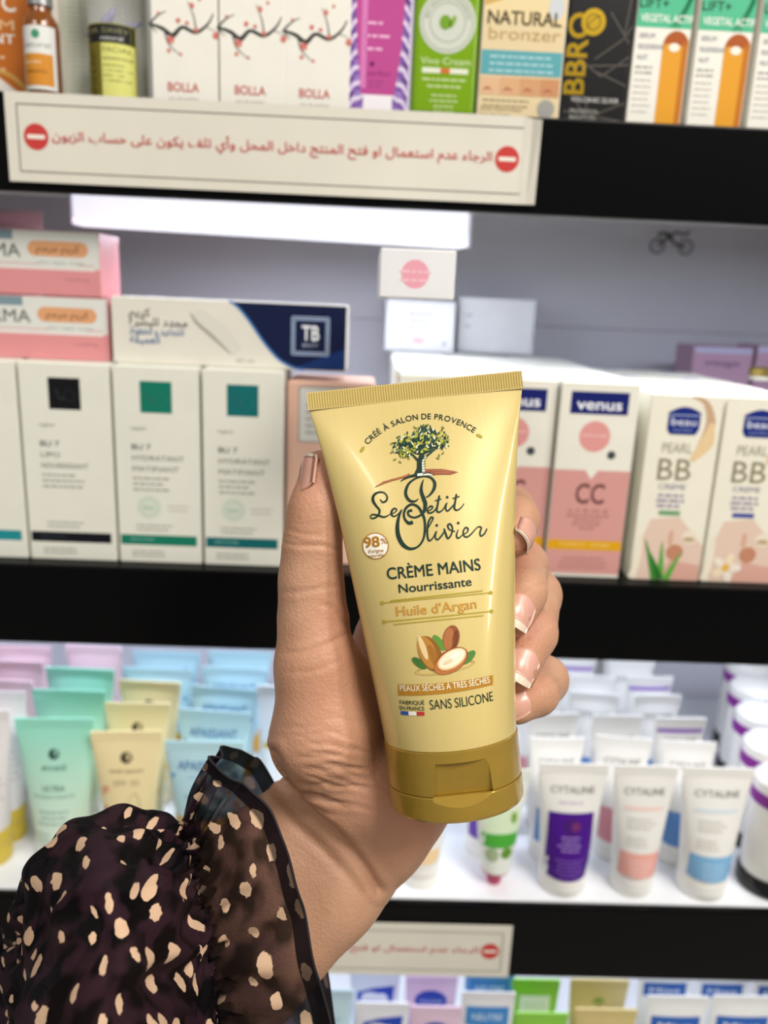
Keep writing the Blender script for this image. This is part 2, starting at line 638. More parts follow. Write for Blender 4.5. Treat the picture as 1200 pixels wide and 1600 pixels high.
def put(Y, x, d, z):
    return (x, Y + d / 2000, z)


# --- orange serum carton
Y = 0.486
x, w, h = span(-95, 98, 0, Z1, Y)
h = 120
p = Print()
p.rect(-w / 2 + 1, 0.6, w / 2 - 9.5, h - 1, '#c06a1c', 'orange_panel')
p.rect(w / 2 - 9.5, 0.6, w / 2 - 3, h - 1, '#d9a052', 'gold_stripe')
p.poly([(-w / 2 + 1, 1), (w / 2 - 16, 1), (w / 2 - 34, 14), (-w / 2 + 1, 20)], '#e8e4da', 'cream_swoosh', 2)
p.stroke([(-w / 2 + 2, 20), (w / 2 - 30, 16), (w / 2 - 14, 2)], 2.2, '#cfa04c', 'gold_swoosh', 3)
p.text('VITAMIN C', w / 2 - 50, 46, 8.5, '#efe9dd', 'brand_lettering', bold=0.02, w=56)
p.text('SERUM', w / 2 - 42, 37, 5.0, '#e3b98a', 'lettering', bold=0.015, w=37)
p.text('TREATMENT', w / 2 - 50, 30.5, 4.6, '#efe9dd', 'lettering', bold=0.02, w=53)
p.lines(w / 2 - 62, 23, 44, 2, 6, 1.2, '#e8c9a0', seed=3)
carton('serum_carton', 'orange and white serum carton behind the amber dropper bottle', 'box', w, h, 34, '#ece7da', put(Y, x, 34, Z1), pr=p)

# --- amber dropper bottle
Y = 0.460
x, w, h = span(34, 88, 60, Z1, Y)
r = w / 2
t = thing('dropper_bottle', 'amber glass dropper bottle with silver cap at the left end of the top shelf', 'bottle', (x, Y + r / 1000, Z1))
amber = mat('#7a4312', 0.08, var=0.0, coat=0.4, key='amber_glass')
R_ = r / 1000
lathe('glass_body', [(R_ * 0.94, 0), (R_, 0.0015), (R_, 0.033), (R_ * 0.93, 0.0365), (R_ * 0.7, 0.0395), (R_ * 0.62, 0.041), (R_ * 0.62, 0.044)], amber, t)
lathe('silver_cap', [(R_ * 0.70, 0.0435), (R_ * 0.70, 0.062), (R_ * 0.6, 0.063)], foil('#b9bcbf'), t)
lathe('dropper_bulb', [(R_ * 0.45, 0.0625), (R_ * 0.45, 0.075), (R_ * 0.3, 0.082), (R_ * 0.05, 0.084)], mat('#222222', 0.5, key='rubber'), t)
p = Print()
p.rect(-r * 0.92, 3.2, r * 0.92, 33, '#dfe0dc', 'white_label', 1, n=12)
p.rect(-r * 0.80, 5, r * 0.80, 20, '#d18a2c', 'orange_label', 2, n=12)
p.disc(0, 29, 2.1, '#3f8f6a', 'leaf_emblem', 2)
p.text('natural', 0, 23, 2.6, '#8a8c88', 'brand_lettering', w=13)
p.text('serum', -2.5, 15.2, 2.4, '#f0d9b0', 'lettering', w=9, layer=3)
p.text('vitamin', -1, 11, 2.0, '#70480f', 'lettering', w=11, layer=3)


def cyl_map(rad):
    return lambda xx, zz, e: (xx, -math.sqrt(max(rad * rad - xx * xx, 1e-9)) - e - 0.0002, zz)


p.build(t, cyl_map(R_))

# --- pale green ribbed box behind the clear bottle
Y = 0.4965
x, w, h = span(104, 234, 0, Z1, Y)
t = carton('ribbed_carton', 'pale green ribbed carton behind the clear essence bottle', 'box', w, 120, 40, '#d8ddcd', put(Y, x, 40, Z1))
V, Fc = [], []
k = 0
for i in range(48):
    zz = 0.002 + i * 0.00242
    vv, ff = box_geo(-w / 2000 + 0.001, w / 2000 - 0.001, -0.0204, -0.0198, zz, zz + 0.0012)
    Fc += [[a + len(V) for a in f] for f in ff]
    V += vv
mesh_obj('ribbed_face', V, Fc, mat('#e0e5d8', 0.4, var=0.0, key='ribbed_card'), t)

# --- clear essence bottle with capsules
Y = 0.461
x, w, h = span(131, 212, 20, Z1, Y)
R_ = w / 2000
t = thing('essence_bottle', 'clear plastic facial essence bottle with black and yellow label and violet capsules', 'bottle', (x, Y + R_, Z1))
clear = mat('#e6e6e6', 0.06, var=0.0, alpha=0.22, coat=0.2, key='clear_plastic')
lathe('clear_body', [(R_ * 0.95, 0), (R_, 0.0015), (R_, 0.043), (R_ * 0.97, 0.045), (R_, 0.047), (R_ * 0.99, 0.054), (R_ * 0.9, 0.0565), (R_ * 0.95, 0.0585), (R_ * 0.95, 0.061), (R_ * 0.88, 0.064)], clear, t)
lathe('frosted_lid', [(R_ * 1.0, 0.062), (R_ * 1.02, 0.063), (R_ * 1.02, 0.078), (R_ * 0.95, 0.080)], mat('#dad9d6', 0.35, var=0.0, alpha=0.8, key='frosted_lid'), t)
for cx, cz, an in ((-0.004, 0.040, 0.6), (0.006, 0.037, 1.2), (0.0, 0.033, -0.4), (-0.007, 0.034, 1.5)):
    V, Fc = lathe_geo([(0.0006, -0.008), (0.0026, -0.005), (0.003, 0), (0.0018, 0.005), (0.0004, 0.009)], 10)
    M = Matrix.Translation((cx, 0.0, cz)) @ Matrix.Rotation(an, 4, 'Y')
    mesh_obj('violet_capsule', [M @ Vector(v) for v in V], Fc, mat('#7d78a8', 0.25, var=0.0, key='capsule_violet'), t, smooth=True)
p = Print()
rw = R_ * 1000
p.rect(-rw * 0.88, 0.4, rw * 0.93, 36, '#8d8a2c', 'label_edge', 1, n=14)
p.rect(-rw * 0.84, 27, rw * 0.9, 35.4, '#1b1b1e', 'black_band', 2, n=14)
p.rect(-rw * 0.84, 0.5, -rw * 0.28, 26.6, '#6d661c', 'olive_panel', 2, n=6)
p.rect(-rw * 0.26, 0.5, rw * 0.9, 26.6, '#d6d67a', 'yellow_panel', 2, n=10)
p.text('DR. DAVEY', 0, 31.4, 2.4, '#8c8a5e', 'brand_lettering', w=20, layer=3)
p.text('natural', 2, 28.2, 2.0, '#d8d8d4', 'brand_lettering', w=11, layer=3)
p.text('FACIAL', rw * 0.33, 22.5, 2.6, '#6c6c3a', 'lettering', w=14, layer=3)
p.text('essence', rw * 0.33, 19, 2.0, '#6c6c3a', 'lettering', w=14, layer=3)
p.lines(-rw * 0.2, 16, 14, 4, 2.4, 0.8, '#8b8c50', seed=4, layer=3)
p.text('EAU DE BLEUET', -rw * 0.5, 12, 2.8, '#2a280c', 'lettering', w=24, rot=math.pi / 2, layer=3)
p.build(t, cyl_map(R_))

# --- three white cartons with plum branches
Y = 0.459
bolla = None
for i, (xl, xr) in enumerate(((239, 341), (345, 443), (447, 541))):
    x, w, h = span(xl, xr, -120, Z1, Y)
    loc = put(Y, x, 36, Z1)
    lab = ['white carton with blossom branch and red lettering beside the clear bottle', 'white carton with blossom branch, middle of the three', 'white carton with blossom branch beside the violet swirl box'][i]
    if bolla is None:
        p = Print()
        w0 = w
        for pts, wd, c in (([(-18, 36), (-11, 34), (-6, 31), (-1, 35), (6, 33), (12, 37), (15, 42)], [1.0, 1.8, 2.4, 1.6, 1.7, 1.1, 0.5], '#2c2f2c'),
                           ([(-17, 36.5), (-13, 40), (-9, 42)], [1.2, 0.8, 0.3], '#575a55'), ([(6, 33.5), (5, 40), (2, 47)], [1.0, 0.7, 0.3], '#6a6a64'),
                           ([(-10, 33), (-8, 27), (-2, 22)], [0.9, 0.7, 0.3], '#6a6a64'), ([(10, 36), (16, 34)], [0.6, 0.3], '#8a8880'), ([(-17, 35), (-14, 32)], [0.9, 0.3], '#575a55')):
            p.stroke(pts, wd, c, 'branch')
        rr = random.Random(5)
        for cx, cz, rad in ((-7, 29, 1.9), (16, 32, 1.6), (4, 45, 1.3), (-3, 38, 1.2), (-8, 24, 1.0), (1.5, 37, 1.0), (-13, 41, .7), (6, 34, 1.2), (8, 48, .8), (-2, 22.5, .8)):
            for q in range(5):
                p.disc(cx + rad * 0.6 * math.cos(q * 1.257 + cx), cz + rad * 0.6 * math.sin(q * 1.257 + cx), rad * 0.5, '#c25a50' if q % 2 else '#d28378', 'blossom', 3, n=8)
        p.text('BOLLA', -1, 5.2, 4.4, '#bf4f45', 'brand_lettering', w=16, bold=0.015)
        p.text('eau de parfum', -1, 1.2, 1.6, '#9a9a90', 'small_print', w=15)
        bolla = carton('blossom_carton', lab, 'box', w, 118, 36, WH, loc, group='white blossom cartons on the top shelf', pr=p)
    else:
        dup(bolla, loc, label=lab)

# --- violet swirl box with pink tube picture
Y = 0.463
x, w, h = span(542, 636, -120, Z1, Y)
p = Print()
p.rect(-w / 2 + .4, .4, w / 2 - .4, 110, '#b9a3cf', 'lilac_ground', 1)
rr = random.Random(2)
for sx in (-1, 1):
    for k in range(15):
        z0 = k * 7.4 - 8
        xo = w / 2 - 0.7
        xi = w / 2 - 11.5
        for dz_, c_, wd_ in ((0, '#7d58a8', [1.2, 3.0, 0.6]), (2.6, '#e2d8ec', [0.6, 1.7, 0.3]), (4.9, '#9575bd', [.8, 1.8, .3])):
            p.stroke([(sx * xo, z0 + dz_), (sx * (xo - 2.4), z0 + dz_ + 4.2 + rr.uniform(-.6, .6)), (sx * (xo - 6), z0 + dz_ + 5.5), (sx * xi, z0 + dz_ + 11)], [wd_[0], wd_[1], wd_[1] * .8, wd_[2]], c_, 'swirl_stripe' if c_ != '#e2d8ec' else 'swirl_stripe_light', 2 if dz_ != 2.6 else 3)
g = [(-8, 9), (8, 9), (10.5, 30), (12, 62), (12, 110), (-12, 110), (-12, 62), (-10.5, 30)]
p.poly([(a * 1.08, b) for a, b in g], '#b8488f', 'pink_tube_picture', 4)
p.rect(-9.5, 12, -6.5, 108, '#cf78b4', 'tube_highlight', 5)
p.rect(-7.6, 1.5, 7.6, 9, '#efeaf0', 'white_cap_picture', 4)
p.lines(-7, 42, 14, 3, 6, 1.2, '#eab4d6', seed=8, layer=5)
p.text('perfect', 0, 18, 3.0, '#8e2f70', 'brand_lettering', w=12, layer=5, shear=0.2)
p.disc(-3.5, 23.5, 1.2, '#5c1e4d', 'emblem', 5)
p.lines(-5, 15, 10, 2, 2.2, .8, '#9c417f', seed=9, layer=5)
carton('swirl_carton', 'violet swirl patterned carton showing a bright pink tube', 'box', w, 112, 32, '#cdbfdc', put(Y, x, 32, Z1), pr=p)

# --- green carton
Y = 0.461
x, w, h = span(641, 742, -120, Z1, Y)
p = Print()
p.disc(0, 44, 14.5, '#c9cec3', 'seal', 2, n=40)
p.ring(0, 44, 13, 0.7, '#aab29d', 'seal_ring', 3)
p.ring(0, 44, 9, 0.6, '#aab29d', 'seal_ring', 3)
p.disc(-1.2, 44, 3.0, '#6f9b25', 'leaf_emblem', 4, rz=3.4)
p.disc(2.6, 44.4, 1.3, '#7da636', 'leaf_emblem', 4, rz=3.2, rot=-0.4)
p.arc_text('BIO ORGANIC COSMETIC', 0, 44, 10.2, 1.7, '#8a937c', 'seal_lettering', a_mid=90, layer=4)
p.text('Vivo Cream', 0, 24.5, 3.4, '#d4e0b4', 'brand_lettering', w=26)
p.rect(-12, 20.3, 12, 22.8, '#dfe3d0', 'white_bar', 2)
p.rect(-2.5, 20.3, 2.5, 22.8, '#c86f35', 'orange_mark', 3)
p.lines(0, 16.8, 24, 2, 3.2, 1.0, '#c6d49a', align='C', seed=2)
p.lines(0, 9.4, 15, 3, 2.6, .8, '#c6d49a', align='C', seed=5)
p.text('50 ml', 0, 1.2, 2.0, '#c6d49a', 'small_print', w=10)
t = carton('green_carton', 'glossy lime green carton with a round pale seal', 'box', w, 112, 32, '#78a313', put(Y, x, 32, Z1), pr=p, rough=0.2, bev=0.0025)

# --- natural bronzer carton
Y = 0.459
x, w, h = span(744, 872, -120, Z1, Y)
p = Print()
p.rect(-w / 2 + .6, .6, w / 2 - .6, 52, '#dcc9a0', 'sand_ground', 1)
p.rect(-w / 2 + .6, 52, w / 2 - .6, 111, '#cda65e', 'gold_ground', 1)
p.poly([(-w / 2 + .6, 52), (w / 2 - .6, 66), (w / 2 - .6, 44), (-w / 2 + .6, 47)], '#e3cf9f', 'light_sweep', 2)
p.text('NATURAL', 0, 44, 6.4, '#3c2c14', 'brand_lettering', bold=0.02, w=38, layer=3)
p.text('bronzer', 0.5, 37, 6.0, '#b5965c', 'brand_lettering', w=37, layer=3)
p.rect(-21, 20.5, 21, 32, '#58a2ab', 'teal_panel', 3)
p.lines(0, 28.5, 36, 3, 3.3, 1.1, '#a4ccd0', align='C', seed=6, layer=4)
for k, c in enumerate(('#d9b28c', '#d3a67c', '#cc9a6e', '#c48d63')):
    p.rect(-21 + k * 10.5, 11, -10.8 + k * 10.5, 19.5, c, 'skin_swatch', 3)
    p.stroke([(-19 + k * 10.5, 13), (-17 + k * 10.5, 14.2), (-14.5 + k * 10.5, 13.2)], [.5, 1.2, .4], '#a95f45', 'lip_mark', 4)
p.lines(-19, 8, 36, 2, 2.6, .8, '#8f8263', seed=1, layer=3)
p.text('Acide Hyaluronique', -9, 3.6, 1.6, '#7a6e52', 'small_print', w=22, layer=3)
p.text('Gel de Coco', -12, 0.9, 1.6, '#7a6e52', 'small_print', w=16, layer=3)
p.disc(14.5, 5.2, 4.6, '#cfcabb', 'silver_seal', 3, m=foil('#c9c8c0'))
p.disc(16, 53, 4, '#c8cdd0', 'drop_picture', 3, rz=6)
carton('bronzer_carton', 'gold and cream carton reading natural bronzer with a teal panel', 'box', w, 112, 34, '#e5dcc4', put(Y, x, 34, Z1), pr=p)

# --- black elixir carton
Y = 0.459
x, w, h = span(879, 972, -120, Z1, Y)
p = Print()
rr = random.Random(3)
for a, b in (((-16, 34), (2, 22)), ((2, 22), (16, 32)), ((-16, 26), (16, 28)), ((-4, 2), (16, 10)), ((-4, 2), (-14, 16)), ((-4, 2), (-4, 12)), ((-16, 5), (16, 1)), ((4, 52), (15, 38)), ((12, 40), (16, 46)), ((0, 24), (16, 18)), ((12, 40), (-2, 30)), ((12, 40), (14, 60))):
    p.stroke([a, b], .45, '#6a625a', 'silver_line', 1, smooth=False)
p.text('BBRO', -6.5, 32, 11, '#b99a2b', 'brand_lettering', rot=math.pi / 2, w=38, bold=0.02, m=foil('#c9a42c'))
p.disc(-4.5, 47, 6.3, '#d6b132', 'gold_emblem', 3, m=foil('#d8b233'))
p.ring(-4.5, 47, 3.5, .8, '#8d701c', 'gold_emblem_line', 4)
p.stroke([(-8, 44), (-5, 48), (-1, 50)], .7, '#8d701c', 'gold_emblem_line', 4)
p.text('VOLCANIC ELIXIR', 0, 9.6, 2.4, '#c9c8c4', 'lettering', w=25, bold=0.01, layer=4)
p.text('PROVENÇAL', -5, 4.4, 1.8, '#b9b8b4', 'lettering', w=15, layer=4)
p.text('BEAUTY OIL', -5.5, 1.4, 1.7, '#b9b8b4', 'lettering', w=14, layer=4)
carton('black_carton', 'black carton with gold vertical lettering and thin silver lines', 'box', w, 112, 32, '#060608', put(Y, x, 32, Z1), pr=p, rough=0.3)

# --- three serum cartons with amber ampoule
lift = None
for i, (xl, xr) in enumerate(((977, 1062), (1070, 1157), (1163, 1252))):
    x, w, h = span(xl, xr, -120, Z1, Y)
    loc = put(Y, x, 32, Z1)
    lab = ['green topped lift serum carton beside the black carton', 'green topped lift serum carton, middle of the three', 'green topped lift serum carton cut off by the right picture edge'][i]
    if lift is None:
        p = Print()
        p.rect(-w / 2 + .3, 46, w / 2 - .3, 111, '#4fb78d', 'green_panel', 1)
        for k in range(7):
            p.stroke([(3 + k * 0.8, 46), (8 + k, 52 + k * 2), (w / 2 - 1, 60 + 4 * k)], [0.4, 1.3, 0.5], '#2f9c6c', 'leaf_picture', 2)
        p.text('LIFT+', -6.2, 55, 4.6, '#123c30', 'brand_lettering', w=15, bold=0.008, layer=3)
        p.text('VEGETAL ACTIF', 1.0, 48.6, 3.6, '#f2f8ee', 'brand_lettering', w=27, bold=0.015, layer=3)
        for k, (s, ww) in enumerate((('SERUM', 8), ('REGENERANT', 14), ('NUIT', 5.5))):
            p.text(s, -w / 2 + 2.4, 41 - k * 5.0, 2.5, '#6c7284', 'lettering', w=ww, align='L')
        p.lines(-w / 2 + 2, 27, 12, 2, 2.6, 1.0, '#9a9a98', seed=3)
        p.lines(-w / 2 + 2, 21, 10, 6, 3.0, .7, '#b3b3b0', seed=5)
        xm, xe = 0.5, w / 2 - .6
        pts = [(xm, .6), (xe, .6), (xe, 44)] + [(xe - (xe - xm) * (0.5 - 0.5 * math.cos(q * math.pi / 10)), 38 + 7 * math.sin(q * math.pi / 10)) for q in range(1, 10)] + [(xm, 37)]
        p.poly(pts, '#dd9a25', 'ampoule_picture', 2)
        p.rect(xe - 3.2, .6, xe, 40, '#bd7119', 'ampoule_edge', 3)
        p.poly([(xm + 1, 39)] + [(xe - (xe - xm) * (0.5 - 0.5 * math.cos(q * math.pi / 10)), 38 + 7 * math.sin(q * math.pi / 10)) for q in range(10, -1, -1)], '#a9531a', 'ampoule_neck', 3)
        p.disc(xm + 6, 37.2, 2.8, '#f4eddc', 'ampoule_gleam', 4, rz=2.0)
        lift = carton('lift_serum_carton', lab, 'box', w, 112, 32, WH, loc, group='green topped serum cartons', pr=p)
    else:
        dup(lift, loc, label=lab)

# ================================================================== middle shelf, left
Z2 = ZS[1] + 0.0003
Y = 0.4595
VGW = '#e2e2d6'


def vg_print(w, h, sq, band, l1, l2, l3, badge):
    p = Print()
    if sq:
        p.rect(-9, h * .775, 9, h * .775 + 18, sq, 'colour_square', 1)
        p.stroke([(-5, h * .775 + 12), (-2, h * .775 + 5.5), (0, h * .775 + 8)], .5, '#3d5c52' if sq != '#0a0b10' else '#3a3a3a', 'square_monogram', 2)
        p.ring(3, h * .775 + 8, 3.2, .4, '#2d7566' if sq != '#0a0b10' else '#2a2a2e', 'square_monogram', 2)
    p.text('vegetal', -w * .22, h * .69, 2.0, '#84847a', 'small_print', w=9)
    p.text(l1, -w * .30, h * .59, 3.4, '#4e4e48', 'lettering', align='L', w=11, bold=0.01)
    p.text(l2, -w * .30, h * .535, 3.2, '#66665e', 'lettering', align='L', w=30 if len(l2) > 6 else 11)
    p.text(l3, -w * .30, h * .48, 3.2, '#6c6c64', 'lettering', align='L', w=27)
    p.lines(-w * .30, h * .44, 26, 3, 3.4, 1.0, '#8f8f85', seed=len(l2))
    if badge:
        p.disc(-w * .12, h * .295, 7.4, '#d2dbcc', 'round_badge', 1)
        p.ring(-w * .12, h * .295, 5.2, .5, '#b7c8b6', 'round_badge_ring', 2)
        p.text('bio', -w * .12, h * .285, 2.2, '#7fae96', 'badge_lettering', w=6, layer=3)
        p.lines(w * .1, h * .30, 13, 2, 2.6, .8, '#bcbcb0', seed=2)
    p.lines(-w * .28, h * .195, 28, 2, 2.6, .8, '#8f8f85', seed=7)
    p.rect(-w * .47, h * .095, w * .44, h * .148, band, 'colour_band', 1)
    p.lines(-w * .36, h * .12, 16, 1, 2, 1.0, '#6fa89c' if band != '#0c0f18' else '#30343f', seed=2)
    p.lines(-w * .34, h * .055, 24, 2, 2.4, .8, '#8f8f85', seed=9)
    return p


for i, (xl, xr, sq, band, l, bd) in enumerate(((-92, 45, None, '#1f8a92', ('BU 7', 'GEL', 'NETTOYANT'), 0), (48, 184, '#0a0b10', '#0c0f18', ('BU 7', 'LIPO', 'NOURRISSANT'), 0), (187, 316, '#0d7560', '#12775f', ('BU 7', 'HYDRATANT', 'MATIFIANT'), 1), (319, 441, '#0a686a', '#0c6468', ('BU 7', 'HYDRATANT', 'MATIFIANT'), 1))):
    x, w, h = span(xl, xr, 594, Z2, Y)
    h = 116.5
    carton('face_cream_carton', ['white face cream carton with teal band at the left picture edge', 'white face cream carton with black square and black band', 'white face cream carton with green square and green band', 'white face cream carton with deep teal square next to the thumb'][i], 'box', w - .6, h, 48, VGW, put(Y, x, 48, Z2), group='white face cream cartons on the middle shelf', pr=vg_print(w, h, sq, band, *l, bd))
ZVG = Z2 + 0.1165 + 0.0006

# --- peach carton next to them
x, w, h = span(446, 575, 598, Z2, 0.468)
p = Print()
p.rect(-w / 2 + 7, h - 35, w / 2 - 4, h - 3, '#dcdcd6', 'white_label')
for a, b in (((-w / 2 + 7, h - 35), (w / 2 - 4, h - 35)), ((w / 2 - 4, h - 35), (w / 2 - 4, h - 3)), ((w / 2 - 4, h - 3), (-w / 2 + 7, h - 3)), ((-w / 2 + 7, h - 3), (-w / 2 + 7, h - 35))):
    p.stroke([a, b], .7, '#8f8f8c', 'label_frame', 2, smooth=False)
p.lines(-w / 2 + 11, h - 14, 24, 5, 4, 1.1, '#a7a7a2', seed=6, layer=3)
carton('peach_carton', 'peach carton with a grey framed white label, mostly behind the cream tube', 'box', w, h, 44, '#e3b9a4', put(0.468, x, 44, Z2), pr=p)

# --- two pink cream boxes lying on the white cartons
def ma_print(w, h):
    p = Print()
    p.rect(-w / 2 + .4, h * .43, w / 2 - .4, h - .4, '#d9dbd5', 'white_upper', 1)
    p.rect(-w / 2 + .4, h * .40, w / 2 - 3, h * .43, '#e9d9d6', 'rose_line', 1)
    p.rect(-w / 2 + .4, h * .475, w / 2 - 34, h * .495, '#d8a9ab', 'rose_line', 2)
    p.rect(w / 2 - 12, h * .475, w / 2 - 3, h * .495, '#d8a9ab', 'rose_line', 2)
    p.rect(-w / 2 + 60, h - 5.5, w / 2 - 48, h - .5, '#7b929b', 'slate_block', 2)
    p.text('DERMA', w / 2 - 62, h * .58, 7.4, '#6a6e6b', 'brand_lettering', w=36, bold=0.01)
    n = 14
    x0, x1, zc, rr_ = w / 2 - 36, w / 2 - 10.5, h * .72, 4.1
    pts = [(x1 + rr_ * math.sin(math.pi * k / n), zc + rr_ * math.cos(math.pi * k / n)) for k in range(n + 1)] + [(x0 - rr_ * math.sin(math.pi * k / n), zc - rr_ * math.cos(math.pi * k / n)) for k in range(n + 1)]
    p.poly(pts, '#d99f72', 'peach_capsule', 2)
    p.text(arabic('كريم مرمم'), (x0 + x1) / 2, zc - 1.4, 3.6, '#55391f', 'capsule_lettering', w=24, layer=3)
    p.text('ultra repair cream', w / 2 - 22, h * .485, 2.2, '#a3aba4', 'small_print', w=26)
    p.text('soothing', w / 2 - 13, h * .24, 2.0, '#b98382', 'small_print', w=13)
    return p


Ym = 0.474
x, w, h = span(-170, 172, 478, ZVG, Ym)
h = 35.2
carton('pink_cream_box', 'lower of two stacked pink and white cream boxes', 'box', w, h, 36, '#d98f92', put(Ym, x, 36, ZVG), group='stacked pink cream boxes', pr=ma_print(w, h), flap=False)
ZMA = ZVG + 0.0358
x2, _, _ = span(-183, 159, 380, ZMA, Ym)
x2r = x_on(159, Ym, ZMA)
carton('pink_cream_box', 'upper of two stacked pink and white cream boxes', 'box', w, h, 36, '#d98f92', (x2r - w / 2000, Ym + 0.018, ZMA), group='stacked pink cream boxes', pr=ma_print(w, h), flap=False)

# --- pale tube standing behind the pink boxes
xx = x_on(20, 0.535, 1.47)
p = Print()
p.text('RAYAN', 4, 178, 7, '#4c4450', 'brand_lettering', w=30, bold=0.01)
p.lines(-8, 168, 20, 2, 4, 1.2, '#a79aa6', seed=2)
squeeze_tube('hand_cream_tube', 'pale pink tube rising behind the stacked pink boxes', 'tube', 18, 204, 20, '#d9cdd4', (xx - 0.012, 0.547, Z2), pr=p)

# --- navy and white long box on the face cream cartons
Yt = 0.470
x, w, h = span(177, 540, 470, ZVG, Yt)
p = Print()
n = 24
cv = [(w * (0.005 + 0.0), h - .4)]
curve = [(0.0, 1.0), (0.03, .93), (0.06, .82), (0.095, .66), (0.13, .48), (0.17, .30), (0.215, .14), (0.27, .04), (0.32, .012)]
pts = [(-w / 2 + w * (0.50 + a), h * b) for a, b in curve]
P_, _w = catmull(np.array(pts), np.ones(len(pts)), 6)
poly = [tuple(q) for q in P_] + [(w / 2 - .4, .5), (w / 2 - .4, h - .5)]
p.poly([(max(min(a, w / 2 - .4), -w / 2), max(min(b, h - .4), .4)) for a, b in poly], '#07143c', 'navy_field', 1)
p.stroke([tuple(q) for q in P_], 1.3, '#3f74b4', 'blue_edge', 2, smooth=False)
p.poly([(w * .28, 1.2), (w / 2 - 1, 1.2), (w / 2 - 1, h * .35)], '#12346f', 'navy_sheen', 2)
cx, cz = w * .345, h * .52
for q in (10.5, 9.2):
    for a, b in (((-q, -q), (q, -q)), ((q, -q), (q, q)), ((q, q), (-q, q)), ((-q, q), (-q, -q))):
        p.stroke([(cx + a[0], cz + a[1]), (cx + b[0], cz + b[1])], .8, '#9fb2cf', 'logo_frame', 3, smooth=False)
p.text('TB', cx, cz - 2.2, 8.5, '#eef1f6', 'logo_lettering', w=10, bold=0.02, layer=4)
p.text('BEAUTY', cx, cz - 6, 2.0, '#b9c3d4', 'logo_lettering', w=9, layer=4)
for k, (s, ww, c) in enumerate((('كريم', 12, '#3f3f3a'), ('مجدد للبشرة', 33, '#3f3f3a'), ('للتجاعيد و الخطوط', 31, '#44689c'), ('العميقة', 17, '#44689c'))):
    p.text(arabic(s), -w / 2 + 10 + ww / 2, h * (.72 - .135 * k), 4.4, c, 'lettering', w=ww, bold=0.014)
sm = [(-w * .135, h * .84), (-w * .11, h * .70), (-w * .05, h * .52), (0.0, h * .36), (w * .035, h * .24)]
p.stroke(sm, [4, 9, 11, 9, 5], '#d6d4ca', 'cream_smear', 2)
p.stroke([(a - 4, b - 1.5) for a, b in sm], [.4, 1.6, 1.8, 1.2, .3], '#9c9a90', 'smear_shadow', 3)
p.text('50 ml', w * .065, h * .08, 2.2, '#98968c', 'small_print', w=10)
carton('long_cream_box', 'long white and navy cream box lying on the face cream cartons', 'box', w, h, 40, '#dddace', put(Yt, x, 40, ZVG), pr=p, flap=False)

# ================================================================== middle shelf, right
Yv = 0.4585


def venus_print(w, h):
    p = Print()
    p.rect(-w * .37, h * .845, w * .37, h * .955, '#0c1a66', 'navy_brand_panel', 1)
    p.text('venus', 0, h * .868, 6.6, '#f2f4fb', 'brand_lettering', w=w * .58, bold=0.015)
    p.disc(-w * .02, h * .735, w * .20, '#d99692', 'pink_roundel', 1, n=36)
    p.text('sunscreen', -w * .02, h * .735, 2.0, '#f0d3cf', 'roundel_lettering', w=15)
    p.disc(w * .22, h * .645, 2.5, '#23272e', 'dark_dot', 1)
    p.disc(w * .22, h * .645, 1.1, '#57606a', 'dark_dot_centre', 2)
    zt = h * .565
    p.poly([(-w / 2 + .4, .02 * h), (w / 2 - .4, .02 * h), (w / 2 - .4, zt), (w * .07, zt), (-w * .01, zt - 5.5), (-w * .09, zt), (-w / 2 + .4, zt)], '#cf9690', 'pink_field', 1)
    p.text('CC', 0, h * .395, 12.5, '#6e4644', 'lettering', w=w * .38, bold=0.02)
    p.text('crème', 0, h * .345, 3.0, '#8d5c58', 'lettering', w=w * .52, spacing=1.4)
    for k, ww in enumerate((27, 23, 18, 12)):
        p.lines(0, h * (.325 - .022 * k), ww, 1, 2, .9, '#9c6661', align='C', seed=k)
    p.rect(-w / 2 + .5, h * .148, w / 2 - .5, h * .20, '#d9a010', 'yellow_band', 2)
    p.text('confort  visage', 0, h * .172, 2.1, '#f0d489', 'band_lettering', w=w * .66, layer=3)
    p.lines(0, h * .10, 34, 3, 2.8, .8, '#9c6661', align='C', seed=4)
    return p


xv0 = x_on(850, Yv, Z2)
xv1 = x_on(966, Yv, Z2)
wv = (xv1 - xv0) * 1000
hv = (at_y(935, 598, Yv)[2] - Z2) * 1000
dv = 40.0
venus = None
for c in range(3):
    for r in range(5):
        x = (xv0 + xv1) / 2 - c * (wv + 1.2) / 1000 - 0.0006 * (r % 2)
        Yr = Yv + 0.001 + r * 0.0412 + (0.004 if c == 1 else 0)
        if Yr + dv / 1000 > YB - 0.004:
            continue
        loc = (x, Yr + dv / 2000, Z2)
        if r == 0:
            lab = ['pink and white CC cream carton with a full blue brand panel', 'pink and white CC cream carton with only its right edge showing beside the fingers', 'pink and white CC cream carton hidden behind the held tube'][c]
            grp = 'front row of pink and white cream cartons'
        else:
            lab = 'white carton %s behind the pink and white cream carton %s' % (['', 'second', 'third', 'fourth', 'rearmost'][r], ['with the full blue brand panel', 'beside the fingers', 'hidden by the held tube'][c])
            grp = 'rear rows of pink and white cream cartons'
        if venus is None:
            venus = carton('cc_cream_carton', lab, 'box', wv, hv, dv, '#e4e2d6', loc, group=grp, pr=venus_print(wv, hv))
        else:
            dup(venus, loc, label=lab, group=grp)
ZV = Z2 + hv / 1000 + 0.0006


